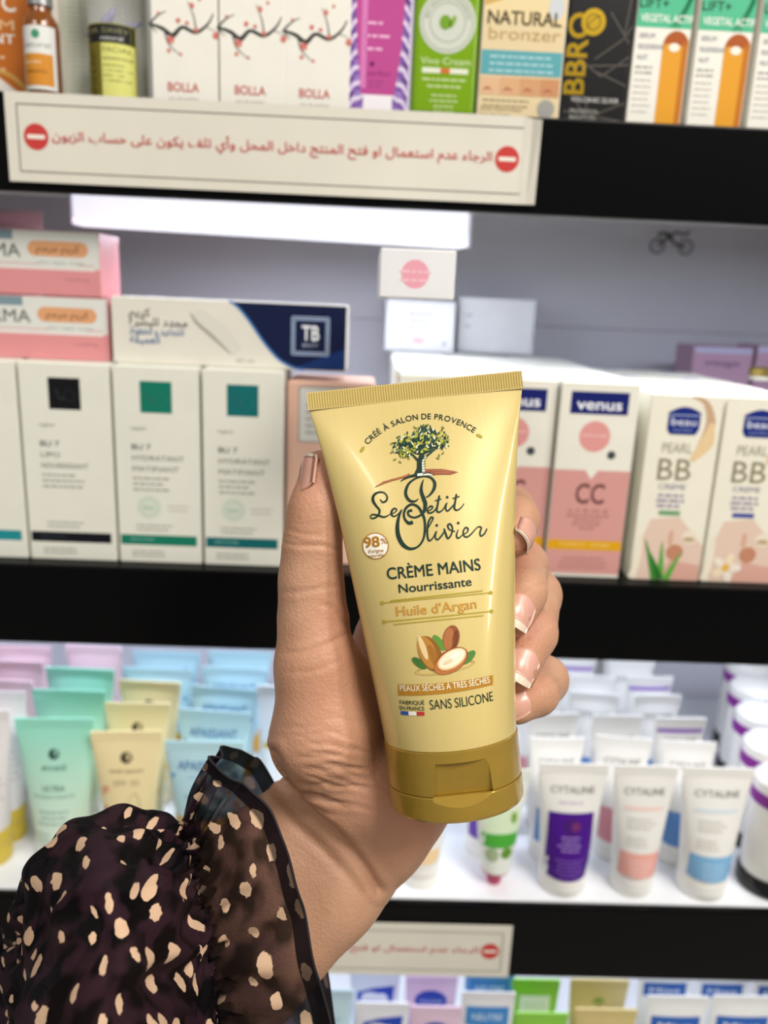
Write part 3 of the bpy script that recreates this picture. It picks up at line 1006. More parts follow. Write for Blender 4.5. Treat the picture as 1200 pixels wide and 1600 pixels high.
# small white end-on boxes on top of them
def end_box(xl, xr, yt, yb, z, label, kind):
    a = at_z((xl + xr) / 2, yb, z)
    Yq = a[1]
    xa, xb = x_on(xl, Yq, z), x_on(xr, Yq, z)
    w = (xb - xa) * 1000
    h = (at_y((xl + xr) / 2, yt, Yq)[2] - z) * 1000
    p = Print()
    if kind == 0:
        p.disc(-1, h * .50, h * .29, '#eaa4b4', 'pink_roundel')
        p.lines(-1, h * .52, 13, 2, 3.4, 1.0, '#f0c4cc', align='C', seed=2)
    elif kind == 1:
        for k, ww in enumerate((20, 23, 18)):
            p.lines(-1, h * (.72 - .13 * k), ww, 1, 2, 1.4, '#b5a9ae', align='C', seed=k)
        p.disc(-1, h * .22, 5.5, '#eec3c4', 'pink_roundel', rz=2.6)
        p.disc(w * .36, h * .17, 1.4, '#8a8a90', 'dark_dot')
    else:
        p.lines(-w * .42, h * .66, 8, 1, 3, 1.5, '#b5b5bd', 'small_print#1', seed=1)
        p.lines(-w * .42, h * .46, 8, 1, 3, 1.5, '#b5b5bd', 'small_print#2', seed=3)
    return carton('small_white_box', label, 'box', w, h, 90 if Yq + 0.09 < YB else (YB - 0.006 - Yq) * 1000, '#e8e8ea', (( xa + xb) / 2, Yq + min(0.045, (YB - 0.006 - Yq) / 2), z), pr=p, flap=False, group='small white boxes lying end-on'), h


_, hA = end_box(601, 708, 470, 549, ZV, 'small white box with grey print, lower of the end-on stack', 1)
end_box(592, 709, 389, 467, ZV + hA / 1000 + 0.0003, 'small white box with pink dot, topmost of the end-on stack', 0)
end_box(714, 831, 466, 552, ZV, 'plain small white box lying alone beside the end-on stack', 2)

# BB cream cartons
Yb = 0.4585


def bb_print(w, h, accent, flower):
    p = Print()
    p.poly([(-w * .46, .6), (w / 2 - .4, .6), (w / 2 - .4, h * .20), (w * .1, h * .36), (-w * .30, h * .34), (-w * .42, h * .2)], '#dcc3b2', 'blush_ground', 1)
    p.poly([(-w * .1, .6), (w / 2 - .4, .6), (w / 2 - .4, h * .09), (w * .05, h * .12)], '#d3a495', 'blush_base', 2)
    p.disc(w * .10, h * .16, 5.2, '#bd8468', 'powder_heap', 3, rz=5.0)
    p.disc(w * .02, h * .24, 1.5, '#d2a78f', 'powder_heap', 3, rz=5)
    p.disc(w * .28, h * .245, 4.8, '#e5dac6', 'pearl', 3, rz=4.2)
    p.disc(w * .28, h * .235, 3.6, '#b9a07f', 'pearl_shade', 4, rz=1.5)
    p.stroke([(-w * .47, 1), (-w * .42, h * .12), (-w * .40, h * .26)], [5, 4, 1], '#e8e0cc', 'ribbon', 3)
    p.stroke([(w * .05, h - 1), (w * .25, h * .96), (w * .35, h * .86), (w * .28, h * .74)], [.6, 3.2, 5.6, 6], '#c3a283', 'ribbon', 2)
    p.stroke([(w * .37, h * .86), (w * .33, h * .76), (w * .16, h * .66)], [2, 9, 2.5], '#e0c598', 'ribbon_light', 3)
    n = 12
    x0, x1, z0, z1 = -w * .24, w * .20, h * .795, h * .945
    pts = [(x0 + 2, z0), (x1 - 2, z0), (x1, z0 + 3), (x1, z1 - 4)] + [(x1 - (x1 - x0) * k / n, z1 - 4 + 3.2 * math.sin(math.pi * k / n)) for k in range(1, n)] + [(x0, z1 - 4), (x0, z0 + 3)]
    p.poly(pts, '#10267a', 'blue_brand_panel', 4)
    p.rect(x0 + .3, z1 - 6, x1 - .3, z1 - 5.4, '#a9b5d2', 'panel_line', 5)
    p.text('beau', (x0 + x1) / 2, z0 + 5.4, 4.6, '#e8ecf6', 'brand_lettering', w=14.5, layer=5)
    p.text('parfait', (x0 + x1) / 2, z0 + 2, 1.8, '#8fa0c8', 'brand_lettering', w=11, layer=5)
    p.text('PEARL', -w * .06, h * .70, 6.0, '#a39f86', 'lettering', w=w * .42, layer=4)
    p.text('BB', -w * .06, h * .555, 13.5, '#8a8568', 'lettering', w=w * .46, layer=4)
    p.text('CREME', -w * .06, h * .505, 3.4, '#83839a', 'lettering', w=w * .38, layer=4)
    p.lines(-w * .06, h * .465, 21, 3, 3.2, 1.5, '#8f86a5', align='C', seed=4, layer=4)
    p.rect(-w * .20, h * .365, w * .10, h * .39, accent, 'shade_bar', 4)
    if flower:
        for k in range(5):
            a = k * 1.257
            p.disc(-w * .18 + 5 * math.cos(a), h * .085 + 5 * math.sin(a), 4.6, '#ead9b9' if k % 2 else '#eadfd2', 'frangipani_petal', 5, rz=2.6, rot=a)
        p.disc(-w * .18, h * .085, 2.4, '#e2b04c', 'frangipani_heart', 6)
    else:
        for bx, tx, tz, c in ((-6, -14.5, 26, '#3f8a38'), (-2.5, -4, 25, '#5aa244'), (1, 8.5, 19, '#58a53e'), (-3, -10, 17, '#2f7a2f')):
            p.stroke([(bx, .8), ((bx * .6 + tx * .4), tz * .45), (tx, tz)], [4.2, 3.2, .2], c, 'aloe_leaf', 5)
    return p


bb = {}
for c, (xl, xr) in enumerate(((983, 1091), (1095, 1205))):
    xa, xb = x_on(xl, Yb, Z2), x_on(xr, Yb, Z2)
    w = (xb - xa) * 1000
    h = (at_y((xl + xr) / 2 + 20, 617, Yb)[2] - Z2) * 1000
    h = 113.0
    first = None
    for r in range(4):
        loc = ((xa + xb) / 2, Yb + 0.0205 + r * 0.0445, Z2)
        lab = ['white BB cream carton with green aloe leaves', 'white BB cream carton with a frangipani flower'][c] if r == 0 else ['white carton %s in the row behind the aloe leaf cream carton', 'white carton %s in the row behind the frangipani cream carton'][c] % ['', 'second', 'third', 'rearmost'][r]
        grp = 'front row of BB cream cartons' if r == 0 else ['row behind the aloe leaf cream carton', 'row behind the frangipani cream carton'][c]
        if first is None:
            first = carton('bb_cream_carton', lab, 'box', w, h, 40, '#e8e4d4', loc, group=grp, pr=bb_print(w, h, ['#6f9e73', '#414a9c'][c], c == 1))
            q = Print()
            q.rect(-5, -4, 5, 4, '#8f9cc4', 'flap_print', 1)
            q.build(first, lambda x, z, e: (x, z + 0.004, h / 1000 + 0.0006 + e))
        else:
            dup(first, loc, label=lab, group=grp)

# mauve boxes at the back and a gold lidded jar
for i, (xl, xr) in enumerate(((1052, 1140), (1146, 1236))):
    x, w, h = span(xl, xr, 541, Z2, 0.665)
    p = Print()
    p.rect(-w / 2 + .5, h - 5, w / 2 - .5, h - .5, '#b9b9d6', 'lavender_strip', 1)
    p.text('visage', 0, h - 15, 5, '#6f4d68', 'brand_lettering', w=w * .6, bold=0.01)
    carton('mauve_carton', ['mauve carton at the back, left of two', 'mauve carton at the back by the right picture edge'][i], 'box', w, h, 40, '#b993ac', put(0.665, x, 40, Z2), pr=p, group='mauve cartons at the back of the middle shelf')
a = at_z(1192, 600, Z2 + 0.1143)
xj = a[0]
t = thing('gold_jar', 'small gold lidded jar on the cream cartons at the right edge', 'jar', (at_z(1200, 597, Z2 + 0.1137)[0], at_z(1200, 597, Z2 + 0.1137)[1] + 0.012, Z2 + 0.1137))
lathe('jar_body', [(0.007, 0), (0.008, 0.001), (0.008, 0.003), (0.007, 0.0035)], mat('#e6e0cf', 0.25, key='jar_white'), t)
lathe('gold_lid', [(0.0084, 0.0035), (0.0084, 0.0085), (0.0076, 0.0092)], foil('#b79f55'), t)
# ================================================================== squeeze tubes on the lower shelf
Z3 = ZS[2] + 0.0003
_protos = {}


def top_height(px, ytop, Y, z):
    return (at_y(px, ytop, Y)[2] - z) * 1000


def tube_row(kind, name, cat, spots, H, Y0, mk, labels, group, z=Z3, rear_label=None):
    """spots: (xl, xr, ytop) of the crimped ends; the first stands at Y0, the rest where their tops fall."""
    first = None
    for i, (xl, xr, yt) in enumerate(spots):
        xm = (xl + xr) / 2
        if i == 0:
            Y = Y0
        else:
            Y = at_z(xm, yt, z + H / 1000)[1]
        Y = min(Y, YB - 0.024)
        x = at_y(xm, yt, Y)[0]
        lab = labels[i] if i < len(labels) else rear_label
        rz = random.Random(xl).uniform(-0.10, 0.10)
        if first is None:
            half = (at_y(xr, yt, Y)[0] - at_y(xl, yt, Y)[0]) * 500
            first = mk(lab, half, (x, Y, z), rz)
            first['group'] = group
        else:
            dup(first, (x, Y, z), rz, lab, group)
    return first


def mint(label, half, loc, rz):
    H = H_L
    p = Print()
    p.disc(0, H - 24, 3.6, '#2b4a45', 'emblem', 2)
    p.disc(1.2, H - 23, 1.4, '#7fb5a4', 'emblem_leaf', 3, rz=2.4)
    p.text('eveil', 0, H - 35, 4.4, '#5f8f82', 'brand_lettering', w=16, bold=0.01)
    p.text('ULTRA', 0, H - 49, 4.2, '#5d8478', 'lettering', w=15, bold=0.01)
    p.text('HYDRATANTE', 0, H - 54, 2.4, '#7d9f95', 'lettering', w=27)
    p.lines(0, H - 64, 26, 3, 4, 1.1, '#86a89d', align='C', seed=3)
    p.lines(-13, H - 80, 12, 3, 4, .9, '#93b0a5', seed=5)
    return squeeze_tube('mint_tube', label, 'tube', half / 1.52, H, 20, '#9fdcc8', loc, rz, pr=p, top_half=half, cap_col='#e8f0ea', body_mat=GRAD('mint_gradient', '#d6ead9', '#93dcc6', 0.03, 0.1))


def GRAD(name, c0, c1, z0, z1, rough=0.35):
    """printed plastic whose pigment fades along the tube (object height)."""
    if name in bpy.data.materials:
        return bpy.data.materials[name]
    m = bpy.data.materials.new(name)
    m.use_nodes = True
    nt = m.node_tree
    pb = nt.nodes['Principled BSDF']
    tc = nt.nodes.new('ShaderNodeTexCoord')
    sx = nt.nodes.new('ShaderNodeSeparateXYZ')
    mr = nt.nodes.new('ShaderNodeMapRange')
    rp = nt.nodes.new('ShaderNodeValToRGB')
    mr.inputs['From Min'].default_value = z0
    mr.inputs['From Max'].default_value = z1
    rp.color_ramp.elements[0].color = lin(c0) + (1,)
    rp.color_ramp.elements[1].color = lin(c1) + (1,)
    nt.links.new(tc.outputs['Object'], sx.inputs[0])
    nt.links.new(sx.outputs['Z'], mr.inputs['Value'])
    nt.links.new(mr.outputs['Result'], rp.inputs['Fac'])
    nt.links.new(rp.outputs['Color'], pb.inputs['Base Color'])
    pb.inputs['Roughness'].default_value = rough
    return m


def yellow(label, half, loc, rz):
    H = H_Y
    p = Print()
    p.disc(0, H - 18, 3.9, '#473f33', 'emblem', 2)
    p.disc(1.3, H - 17.4, 1.3, '#cbb98a', 'emblem_leaf', 3, rz=2.6)
    p.text('eveil nature', 0, H - 28, 2.6, '#8d8061', 'brand_lettering', w=22, bold=0.01)
    p.text('SPF 30', 0, H - 37, 4.0, '#a9a07c', 'lettering', w=17)
    for k, ch in enumerate('FACE'):
        p.text(ch, -13.5, H - 44 - k * 13, 6.2, '#d98a78', 'side_lettering', w=4.6, bold=0.03)
    p.stroke([(1, H - 48), (6, H - 42), (9, H - 52), (6, H - 62), (10, H - 70)], [.5, .9, .7, .9, .4], '#c0b68c', 'face_outline')
    p.stroke([(0, H - 56), (4, H - 58), (1, H - 66)], [.4, .8, .4], '#c0b68c', 'face_outline')
    p.rect(-6, H - 71, 15, H - 64, '#e5b469', 'orange_panel', 2, n=6)
    p.text('CRÈME', 4.5, H - 69.2, 3.0, '#f0d9a8', 'panel_lettering', w=14, layer=4)
    return squeeze_tube('yellow_tube', label, 'tube', half / 1.52, H, 20, '#ecdcaa', loc, rz, pr=p, top_half=half, cap_col='#eadfbd')


def blue(label, half, loc, rz):
    H = H_B
    p = Print()
    hw = half * 0.82
    p.text('APAISSANT', 0, H - 19.5, 6.2, '#3f74a8', 'brand_lettering', w=hw * 1.62, bold=0.012)
    p.poly([(-hw, H - 26), (-hw * .3, H - 24.5), (hw * .4, H - 24.8), (hw, H - 26.5), (hw, H - 23), (hw * .4, H - 21.6), (-hw * .3, H - 21.5), (-hw, H - 23)], '#2f78c4', 'blue_wave', 2)
    p.lines(0, H - 38, 26, 2, 4, 1.2, '#7fa6c4', align='C', seed=2)
    p.rect(-half * .78, H - 75, half * .78, H - 52, '#d2a02f', 'amber_panel', 2, n=12, mm=3)
    p.lines(0, H - 62, 22, 2, 4, 1.2, '#e5c777', align='C', seed=6, layer=4)
    return squeeze_tube('light_blue_tube', label, 'tube', half / 1.52, H, 18, '#b4d9e4', loc, rz, pr=p, top_half=half, cap_col='#cfe3e2')


def pinkish(label, half, loc, rz):
    p = Print()
    p.text('douceur', 0, H_P - 22, 4, '#c79aae', 'brand_lettering', w=22)
    return squeeze_tube('pink_tube', label, 'tube', half / 1.52, H_P, 20, '#e6c5d2', loc, rz, pr=p, top_half=half, cap_col='#efe6ea')


H_L = top_height(84, 1122, 0.492, Z3)
H_Y = top_height(197, 1142, 0.488, Z3)
H_B = top_height(318, 1158, 0.488, Z3)
H_P = 112.0
GP = 'in the crowd of tubes left of the arm'
tube_row('mint', 'mint_tube', 'tube', [(24, 146, 1122), (50, 165, 1078), (76, 174, 1044)], H_L, 0.492, mint, ['mint green tube standing foremost beside the yellow tubes', 'mint green tube second in its row', 'mint green tube at the back of its row'], 'mint green tubes')
tube_row('yellow', 'yellow_tube', 'tube', [(143, 252, 1142), (158, 272, 1098), (184, 284, 1064)], H_Y, 0.488, yellow, ['pale yellow face cream tube standing foremost', 'pale yellow face cream tube second in its row', 'pale yellow face cream tube at the back of its row'], 'pale yellow tubes')
tube_row('blue', 'light_blue_tube', 'tube', [(258, 381, 1158), (274, 396, 1110), (296, 408, 1074), (315, 418, 1043), (325, 424, 1018)], H_B, 0.488, blue, ['light blue tube with amber panel standing foremost beside the cuff', 'light blue tube second in the row beside the cuff', 'light blue tube third in the row beside the cuff', 'light blue tube fourth in the row beside the cuff', 'light blue tube rearmost in the row beside the cuff'], 'light blue tubes')
H_B = H_B
tube_row('blue', 'light_blue_tube', 'tube', [(192, 302, 1044), (207, 312, 1018)], H_B, at_z(247, 1044, Z3 + H_B / 1000)[1], blue, ['light blue tube right behind the pale yellow tubes', 'light blue tube rearmost behind the pale yellow tubes'], 'light blue tubes behind the yellow ones')
tube_row('pink', 'pink_tube', 'tube', [(-45, 52, 1062), (-30, 72, 1032), (-10, 80, 1009), (96, 196, 1009)], H_P, at_z(3, 1062, Z3 + H_P / 1000)[1], pinkish, ['pale pink tube foremost of the pink ones at the left edge', 'pale pink tube second of the pink ones at the left edge', 'pale pink tube rearmost at the left edge', 'pale pink tube behind the mint tubes'], 'pale pink tubes')

# white tubes with yellow caps at the left picture edge
wy = None
for i, (xl, xr, yt, Y) in enumerate(((-82, 14, 1108, 0.486), (-52, 40, 1094, 0.511))):
    x = at_y((xl + xr) / 2, yt, Y)[0]
    half = (at_y(xr, yt, Y)[0] - at_y(xl, yt, Y)[0]) * 500
    lab = ['white tube with yellow cap cut off by the left picture edge', 'greyish white tube with yellow cap between the edge and the mint tube'][i]
    if wy is None:
        p = Print()
        p.lines(4, 70, 12, 5, 5, 1.2, '#c9bcc4', seed=3)
        wy = squeeze_tube('yellow_capped_tube', lab, 'tube', half / 1.5, top_height(-30, 1108, Y, Z3), 26, '#e6e2e4', (x, Y, Z3), 0, 'white tubes with yellow caps', pr=p, top_half=half, cap_col='#d3b944')
    else:
        dup(wy, (x, Y, Z3), 0.05, lab)

# white tube half hidden by the hand
Y = 0.56
p = Print()
p.rect(-14, 50, 14, 54, '#d8b13c', 'yellow_band', 2, n=8)
squeeze_tube('white_tube', 'white tube with a yellow band peeping out left of the hand', 'tube', 12.5, 100, 18, '#e9ecf2', (at_y(440, 1092, Y)[0], Y, Z3), 0, pr=p)

# ---------------------------------------------------------------- right: the white cleanser tubes
Yr0 = 0.4735
H_R = top_height(1010, 1196, Yr0, Z3)


def white_tube(label, half, loc, rz, kind):
    H = H_R
    p = Print()
    p.text('CYTALINE', 0, H - 20, 4.8, '#7d7f78', 'brand_lettering', w=half * 1.28, bold=0.008)
    if kind == 'purple':
        p.lines(0, H - 27, 26, 1, 3, 1.4, '#c7bcd2', align='C', seed=1)
        p.rect(-half * .66, 14, half * .66, H - 33, '#470f86', 'violet_panel', 2, n=12, mm=6)
        p.disc(0, H - 42, 5.5, '#43166f', 'dark_swirl', 4)
        p.disc(3, H - 42, 3.2, '#6e2c66', 'dark_swirl', 5)
        p.lines(0, H - 50, 17, 4, 3, 1.0, '#a98cc9', align='C', seed=3, layer=4)
        p.lines(0, H - 66, 20, 5, 2.8, .8, '#8a66b4', align='C', seed=6, layer=4)
    elif kind in ('rose', 'sky'):
        c0, c1 = (('#eecfc6', '#eaaba0') if kind == 'rose' else ('#cfdde6', '#7fb2da'))
        p.rect(-half * .6, H - 30.5, half * .62, H - 28, c0, 'tinted_line', 2, n=10)
        p.lines(-half * .5, H - 37, 22, 3, 3, 1.0, '#bcbab0', seed=4)
        p.lines(-half * .5, H - 50, 18, 3, 2.6, .9, '#c3c1b6', seed=8)
        p.rect(-half * .62, 16, half * .62, H - 60, c1, 'tinted_panel', 2, n=12, mm=5)
        p.lines(0, H - 66, 20, 5, 3, .8, '#f3dcd6' if kind == 'rose' else '#bcd6e8', align='C', seed=7, layer=4)
    else:
        if kind == 'plain_violet':
            p.rect(-half * .9, H - 12, half * .9, H - 8.5, '#9a7cc0', 'violet_strip', 2, n=10)
        p.rect(-half * .62, 16, half * .62, H - 52, {'plain_blue': '#5f8fcb', 'plain_pink': '#d7929c', 'plain_violet': '#6a45a8'}[kind], 'tinted_panel', 2, n=12, mm=5)
    return squeeze_tube('cleanser_tube', label, 'tube', half / 1.5, H, 15, '#ebeae6', loc, rz, pr=p, top_half=half, cap_col='#efeeea')


fronts = [((842, 950, 1207), 'purple', 'white cleanser tube with a violet panel standing foremost'), ((961, 1060, 1197), 'rose', 'white cleanser tube with a pale rose panel standing foremost'), ((1069, 1180, 1197), 'sky', 'white cleanser tube with a sky blue panel standing foremost')]
for (xl, xr, yt), kind, lab in fronts:
    Y = Yr0
    x = at_y((xl + xr) / 2, yt, Y)[0]
    half = (at_y(xr, yt, Y)[0] - at_y(xl, yt, Y)[0]) * 500
    o = white_tube(lab, half, (x, Y, Z3), 0.0, kind)
    o['group'] = 'foremost white cleanser tubes'
# the rows behind, shifted a little to and fro
bases = {}
nth = ['second', 'third', 'fourth', 'fifth', 'sixth', 'seventh', 'eighth']
colw = ['behind the held tube and fingertips', 'in line behind the violet panel tube', 'in line behind the rose panel tube', 'in line behind the sky blue panel tube']
kinds_ = [['plain_violet', 'plain_blue', 'plain_pink', 'plain_blue'], ['plain_blue', 'plain_blue', 'plain_blue', 'plain_violet'], ['plain_blue', 'plain_pink', 'plain_blue', 'plain_blue'],
          ['plain_violet', 'plain_blue', 'plain_blue', 'plain_violet'], ['plain_blue', 'plain_blue', 'plain_violet', 'plain_blue'], ['plain_blue', 'plain_blue', 'plain_blue', 'plain_violet'], ['plain_blue', 'plain_violet', 'plain_blue', 'plain_blue']]
colx = [at_y(786, 1200, Yr0)[0], at_y(893, 1207, Yr0)[0], at_y(1006, 1197, Yr0)[0], at_y(1116, 1197, Yr0)[0]]
for ri in range(7):
    for ci in range(4):
        rj = random.Random(ri * 10 + ci)
        kind = kinds_[ri][ci]
        Y = Yr0 + 0.034 + ri * 0.0335 + rj.uniform(-0.002, 0.002)
        x = colx[ci] + (0.004 if ri % 2 else -0.002) + rj.uniform(-0.002, 0.002) - 0.002
        lab = 'white cleanser tube %s, %s row from the front' % (colw[ci], nth[ri])
        rz = rj.uniform(-0.10, 0.10)
        if kind not in bases:
            bases[kind] = white_tube(lab, 19.6, (x, Y, Z3), rz, kind)
            bases[kind]['group'] = 'rear rows of white cleanser tubes'
        else:
            dup(bases[kind], (x, Y, Z3), rz, lab, 'rear rows of white cleanser tubes')

# green and white small tube with raspberry cap
Y = 0.474
x = x_on(771, Y, Z3)
p = Print()
p.text('GARNEA', 2, 69, 4.2, '#5f7fb4', 'brand_lettering', w=20)
p.rect(-13, 42, 13, 60, '#cfe2c2', 'pale_green_panel', 2, n=8)
p.rect(-12.5, 33, 12.5, 43, '#4aa63a', 'green_band', 3, n=8)
p.disc(9, 54, 2.2, '#79a23c', 'leaf_picture', 4, rz=4)
p.disc(5, 29, 4, '#5f8f2c', 'leaf_picture', 4)
p.disc(-5, 28, 4.4, '#9fb08a', 'leaf_picture', 4, rz=5)
squeeze_tube('green_band_tube', 'small white tube with a green band and raspberry cap under the held tube', 'tube', 10.5, 88, 13, '#e3e8e0', (x, Y, Z3), 0.06, pr=p, top_half=19, cap_col='#b0305c', cap_r=5.2, cap_style='screw')
# pale tube right of the wrist
Y = 0.476
x = x_on(655, Y, Z3)
p = Print()
p.rect(-12, 20, 12, 30, '#eccfa0', 'apricot_panel', 2, n=8)
p.lines(-9, 46, 18, 3, 4, 1.2, '#b9b9c9', seed=3)
squeeze_tube('apricot_tube', 'white tube with an apricot patch between the wrist and the green band tube', 'tube', 13, 84, 16, '#e9e8e6', (x, Y, Z3), 0, pr=p)


# bottles with purple bands at the right edge
def band_bottle(label, x, Y, base):
    t = thing('banded_bottle', label, 'bottle', (x, Y, Z3))
    t['group'] = 'white bottles with purple bands at the right edge'
    R_ = 0.0205
    lathe('black_base', [(R_ * 1.0, 0), (R_ * 1.06, 0.001), (R_ * 1.06, 0.010), (R_ * 1.0, 0.0125)], mat('#121214', 0.2, key='black_cap'), t)
    lathe('bottle_body', [(R_ * 0.96, 0.0125), (R_, 0.015), (R_ * 1.02, 0.05), (R_ * 1.02, 0.078), (R_ * 0.98, 0.083), (R_ * 0.8, 0.0865), (R_ * 0.3, 0.088)], mat('#ebe9e2', 0.2, var=0.02, coat=0.4, key='bottle_white'), t)
    p = Print()
    lathe('purple_band', [(R_ * 1.02, 0.0668), (R_ * 1.032, 0.067), (R_ * 1.032, 0.076), (R_ * 1.02, 0.0762)], mat('#86208f', 0.35, var=0.0, key='purple_band_print'), t)
    p.text('CREAM', -4, 69.5, 3.6, '#c9a0cf', 'band_lettering', w=17, layer=8)
    p.text('NOURISH', -2, 52, 3.0, '#b9b9b2', 'lettering', w=20)
    p.disc(3, 38, 3.2, '#b45a9c', 'petal_emblem', 2, rz=2.2)
    p.lines(-9, 31, 14, 4, 3, .9, '#aeb0ac', seed=4)
    p.build(t, cyl_map(R_ * 1.02))
    return t


labs = ['white bottle with purple band and black base foremost at the right edge', 'white bottle with purple band second behind the sky blue panel tube', 'white bottle with purple band third behind at the right edge', 'white bottle with purple band fourth from the front at the right edge', 'white bottle with purple band fifth from the front at the right edge']
bt = None
for i, (px, Y) in enumerate(((1198, 0.480), (1180, 0.526), (1167, 0.572), (1157, 0.618), (1150, 0.664))):
    x = x_on(px, Y, Z3)
    if bt is None:
        bt = band_bottle(labs[0], x, Y, True)
    else:
        dup(bt, (x, Y, Z3), -0.1, labs[i])

# ================================================================== lowest shelf: only the tube ends show
Z4 = ZS[3] + 0.0003


def low_tube(name, label, xl, xr, yt, Y, col, deco, group=None):
    half = (at_y(xr, yt, Y)[0] - at_y(xl, yt, Y)[0]) * 500
    H = top_height((xl + xr) / 2, yt, Y, Z4)
    p = Print()
    deco(p, half, H)
    o = squeeze_tube(name, label, 'tube', half / 1.5, H, 20, col, (at_y((xl + xr) / 2, yt, Y)[0], Y, Z4), 0, pr=p, top_half=half, cap_col='#eeeeee')
    if group:
        o['group'] = group
    return o


def d_oval(col, txt):
    def f(p, hw, H):
        p.disc(0, H - 22, hw * .62, col, 'brand_oval', 2, rz=9, n=36)
        p.text(txt, 0, H - 23.5, 4, '#b9c4ea', 'brand_lettering', w=hw * .9, layer=4, shear=.1)
    return f


def d_slant(p, hw, H):
    p.poly([(-hw * .7, H - 34), (-hw * .7, H - 17), (-hw * .1, H - 13), (hw * .78, H - 11), (hw * .7, H - 30)], '#2447b4', 'blue_panel', 2)
    p.text('vasea', 0, H - 25, 4.6, '#c3cdf0', 'brand_lettering', w=hw, layer=4)


def d_panel(col, txt, tc='#cfe2f2', top=13, ht=16):
    def f(p, hw, H):
        p.rect(-hw * .8, H - top - ht, hw * .8, H - top, col, 'brand_panel', 2, n=8)
        p.text(txt, 0, H - top - ht * .68, ht * .34, tc, 'brand_lettering', w=hw * 1.15, layer=4, bold=0.01)
    return f


def d_green(p, hw, H):
    p.rect(-hw * .62, H - 34, hw * .62, H - 14, '#dfe8dc', 'white_panel', 2, n=8)
    p.lines(0, H - 22, hw, 3, 4, 1.2, '#a9c49a', align='C', layer=4)


def d_tree(p, hw, H):
    for k in range(7):
        a = math.radians(10 + k * 27)
        p.stroke([(0, H - 20), (3.2 * math.cos(a), H - 20 + 4 * math.sin(a)), (5.5 * math.cos(a), H - 20.5 + 4.4 * math.sin(a))], [1.4, 2, .6], '#7f9a45', 'tree_crown')
    p.stroke([(0, H - 28), (0.4, H - 20)], 1.2, '#8a7a3c', 'tree_trunk')


def d_plain(p, hw, H):
    p.text('bleu', 0, H - 26, 5, '#6fa3cf', 'brand_lettering', w=hw)


LOW = [
    ('pale_blue_tube', 'pale blue tube low down beside the cuff', 470, 552, 1546, 0.478, '#bcd9e6', d_plain),
    ('blue_panel_tube', 'white tube with blue panel, front row low down', 556, 640, 1566, 0.474, '#e2e4ee', d_slant),
    ('blue_panel_tube', 'white tube with slanted blue panel, rear row low down', 548, 626, 1520, 0.515, '#e2e4ee', d_slant),
    ('lilac_tube', 'lilac tube with a blue oval, front row low down', 643, 722, 1572, 0.474, '#e0c4dc', d_oval('#2a48ac', 'vasea')),
    ('lilac_tube', 'lilac tube with a blue oval, rear row low down', 634, 716, 1524, 0.515, '#e0c4dc', d_oval('#2a48ac', 'vasea')),
    ('sky_panel_tube', 'white tube with a sky blue panel, front row low down', 722, 806, 1550, 0.474, '#e6e8ee', d_panel('#3f86c9', 'NEUTRE', top=12)),
    ('sky_panel_tube', 'white tube with a sky blue panel, rear row low down', 728, 806, 1512, 0.515, '#5b9ed6', d_panel('#3f86c9', 'NEUTRE', top=10)),
    ('lime_tube', 'lime green tube with a white panel, front row low down', 806, 888, 1582, 0.474, '#86c83e', d_green),
    ('lime_tube', 'lime green tube with a white panel, rear row low down', 800, 876, 1530, 0.515, '#86c83e', d_green),
    ('gold_tube', 'pale gold tube with a tree emblem, front row low down', 900, 996, 1576, 0.474, '#cdbb7c', d_tree),
    ('gold_tube', 'pale gold tube with a tree emblem, rear row low down', 892, 984, 1530, 0.515, '#cdbb7c', d_tree),
    ('white_blue_tube', 'white tube with a blue word panel, front row beside the gold tubes', 1012, 1108, 1556, 0.474, '#eceef0', d_panel('#2f62b4', 'Mixa', '#e5ebf5', 17, 14)),
    ('white_blue_tube', 'white tube with a blue word panel, front row at the right edge', 1114, 1216, 1556, 0.474, '#eceef0', d_panel('#2f62b4', 'Mixa', '#e5ebf5', 17, 14)),
    ('white_blue_tube', 'white tube with a blue word panel, rear row beside the gold tubes', 1000, 1084, 1516, 0.518, '#eceef0', d_panel('#2f62b4', 'Mixa', '#e5ebf5', 11, 12)),
    ('white_blue_tube', 'white tube with a blue word panel, rear row at the right edge', 1092, 1172, 1518, 0.518, '#eceef0', d_panel('#2f62b4', 'Mixa', '#e5ebf5', 11, 12)),
    ('white_blue_tube', 'white tube corner in the rear row cut off by the right edge', 1180, 1262, 1522, 0.518, '#eceef0', d_panel('#2f62b4', 'Mixa', '#e5ebf5', 11, 12)),
]
for a in LOW:
    low_tube(*a, group='tube ends on the lowest shelf')
# ================================================================== the held hand cream tube
TH = math.radians(5.9)
HX = AX_R * math.cos(TH) - AX_D * math.sin(TH)      # tube's right
HZ = -AX_R * math.sin(TH) - AX_D * math.cos(TH)     # tube's up
HY = AX_F                                            # away from the viewer
HO = at_depth(714, 1248, TUBE_DEPTH)

hero = thing('held_cream_tube', 'pale golden hand cream tube with an olive tree, held in the hand', 'tube', HO)
hero.rotation_euler = Matrix([[HX[i], HY[i], HZ[i]] for i in range(3)]).to_euler()

_Z = np.array([18.0, 26, 43.6, 61, 78.6, 96, 104.8, 109.6])
_A = np.array([17.9, 18.55, 20.4, 22.2, 24.1, 26.6, 28.2, 29.2])
HZB, HZT, HTOP = 18.5, 109.6, 114.2


def hero_ab(z):
    a = np.interp(z, _Z, _A)
    t_ = min(max((z - HZB) / (HZT - HZB), 0), 1)
    b = 17.6 * (1 - t_ ** 1.25) + 0.55
    return a, b


def hero_front(x, z):
    if z > HZT:
        return -0.55
    a, b = hero_ab(z)
    q = min(abs(x) / a, 0.999)
    return -b * math.sqrt(1 - q * q)


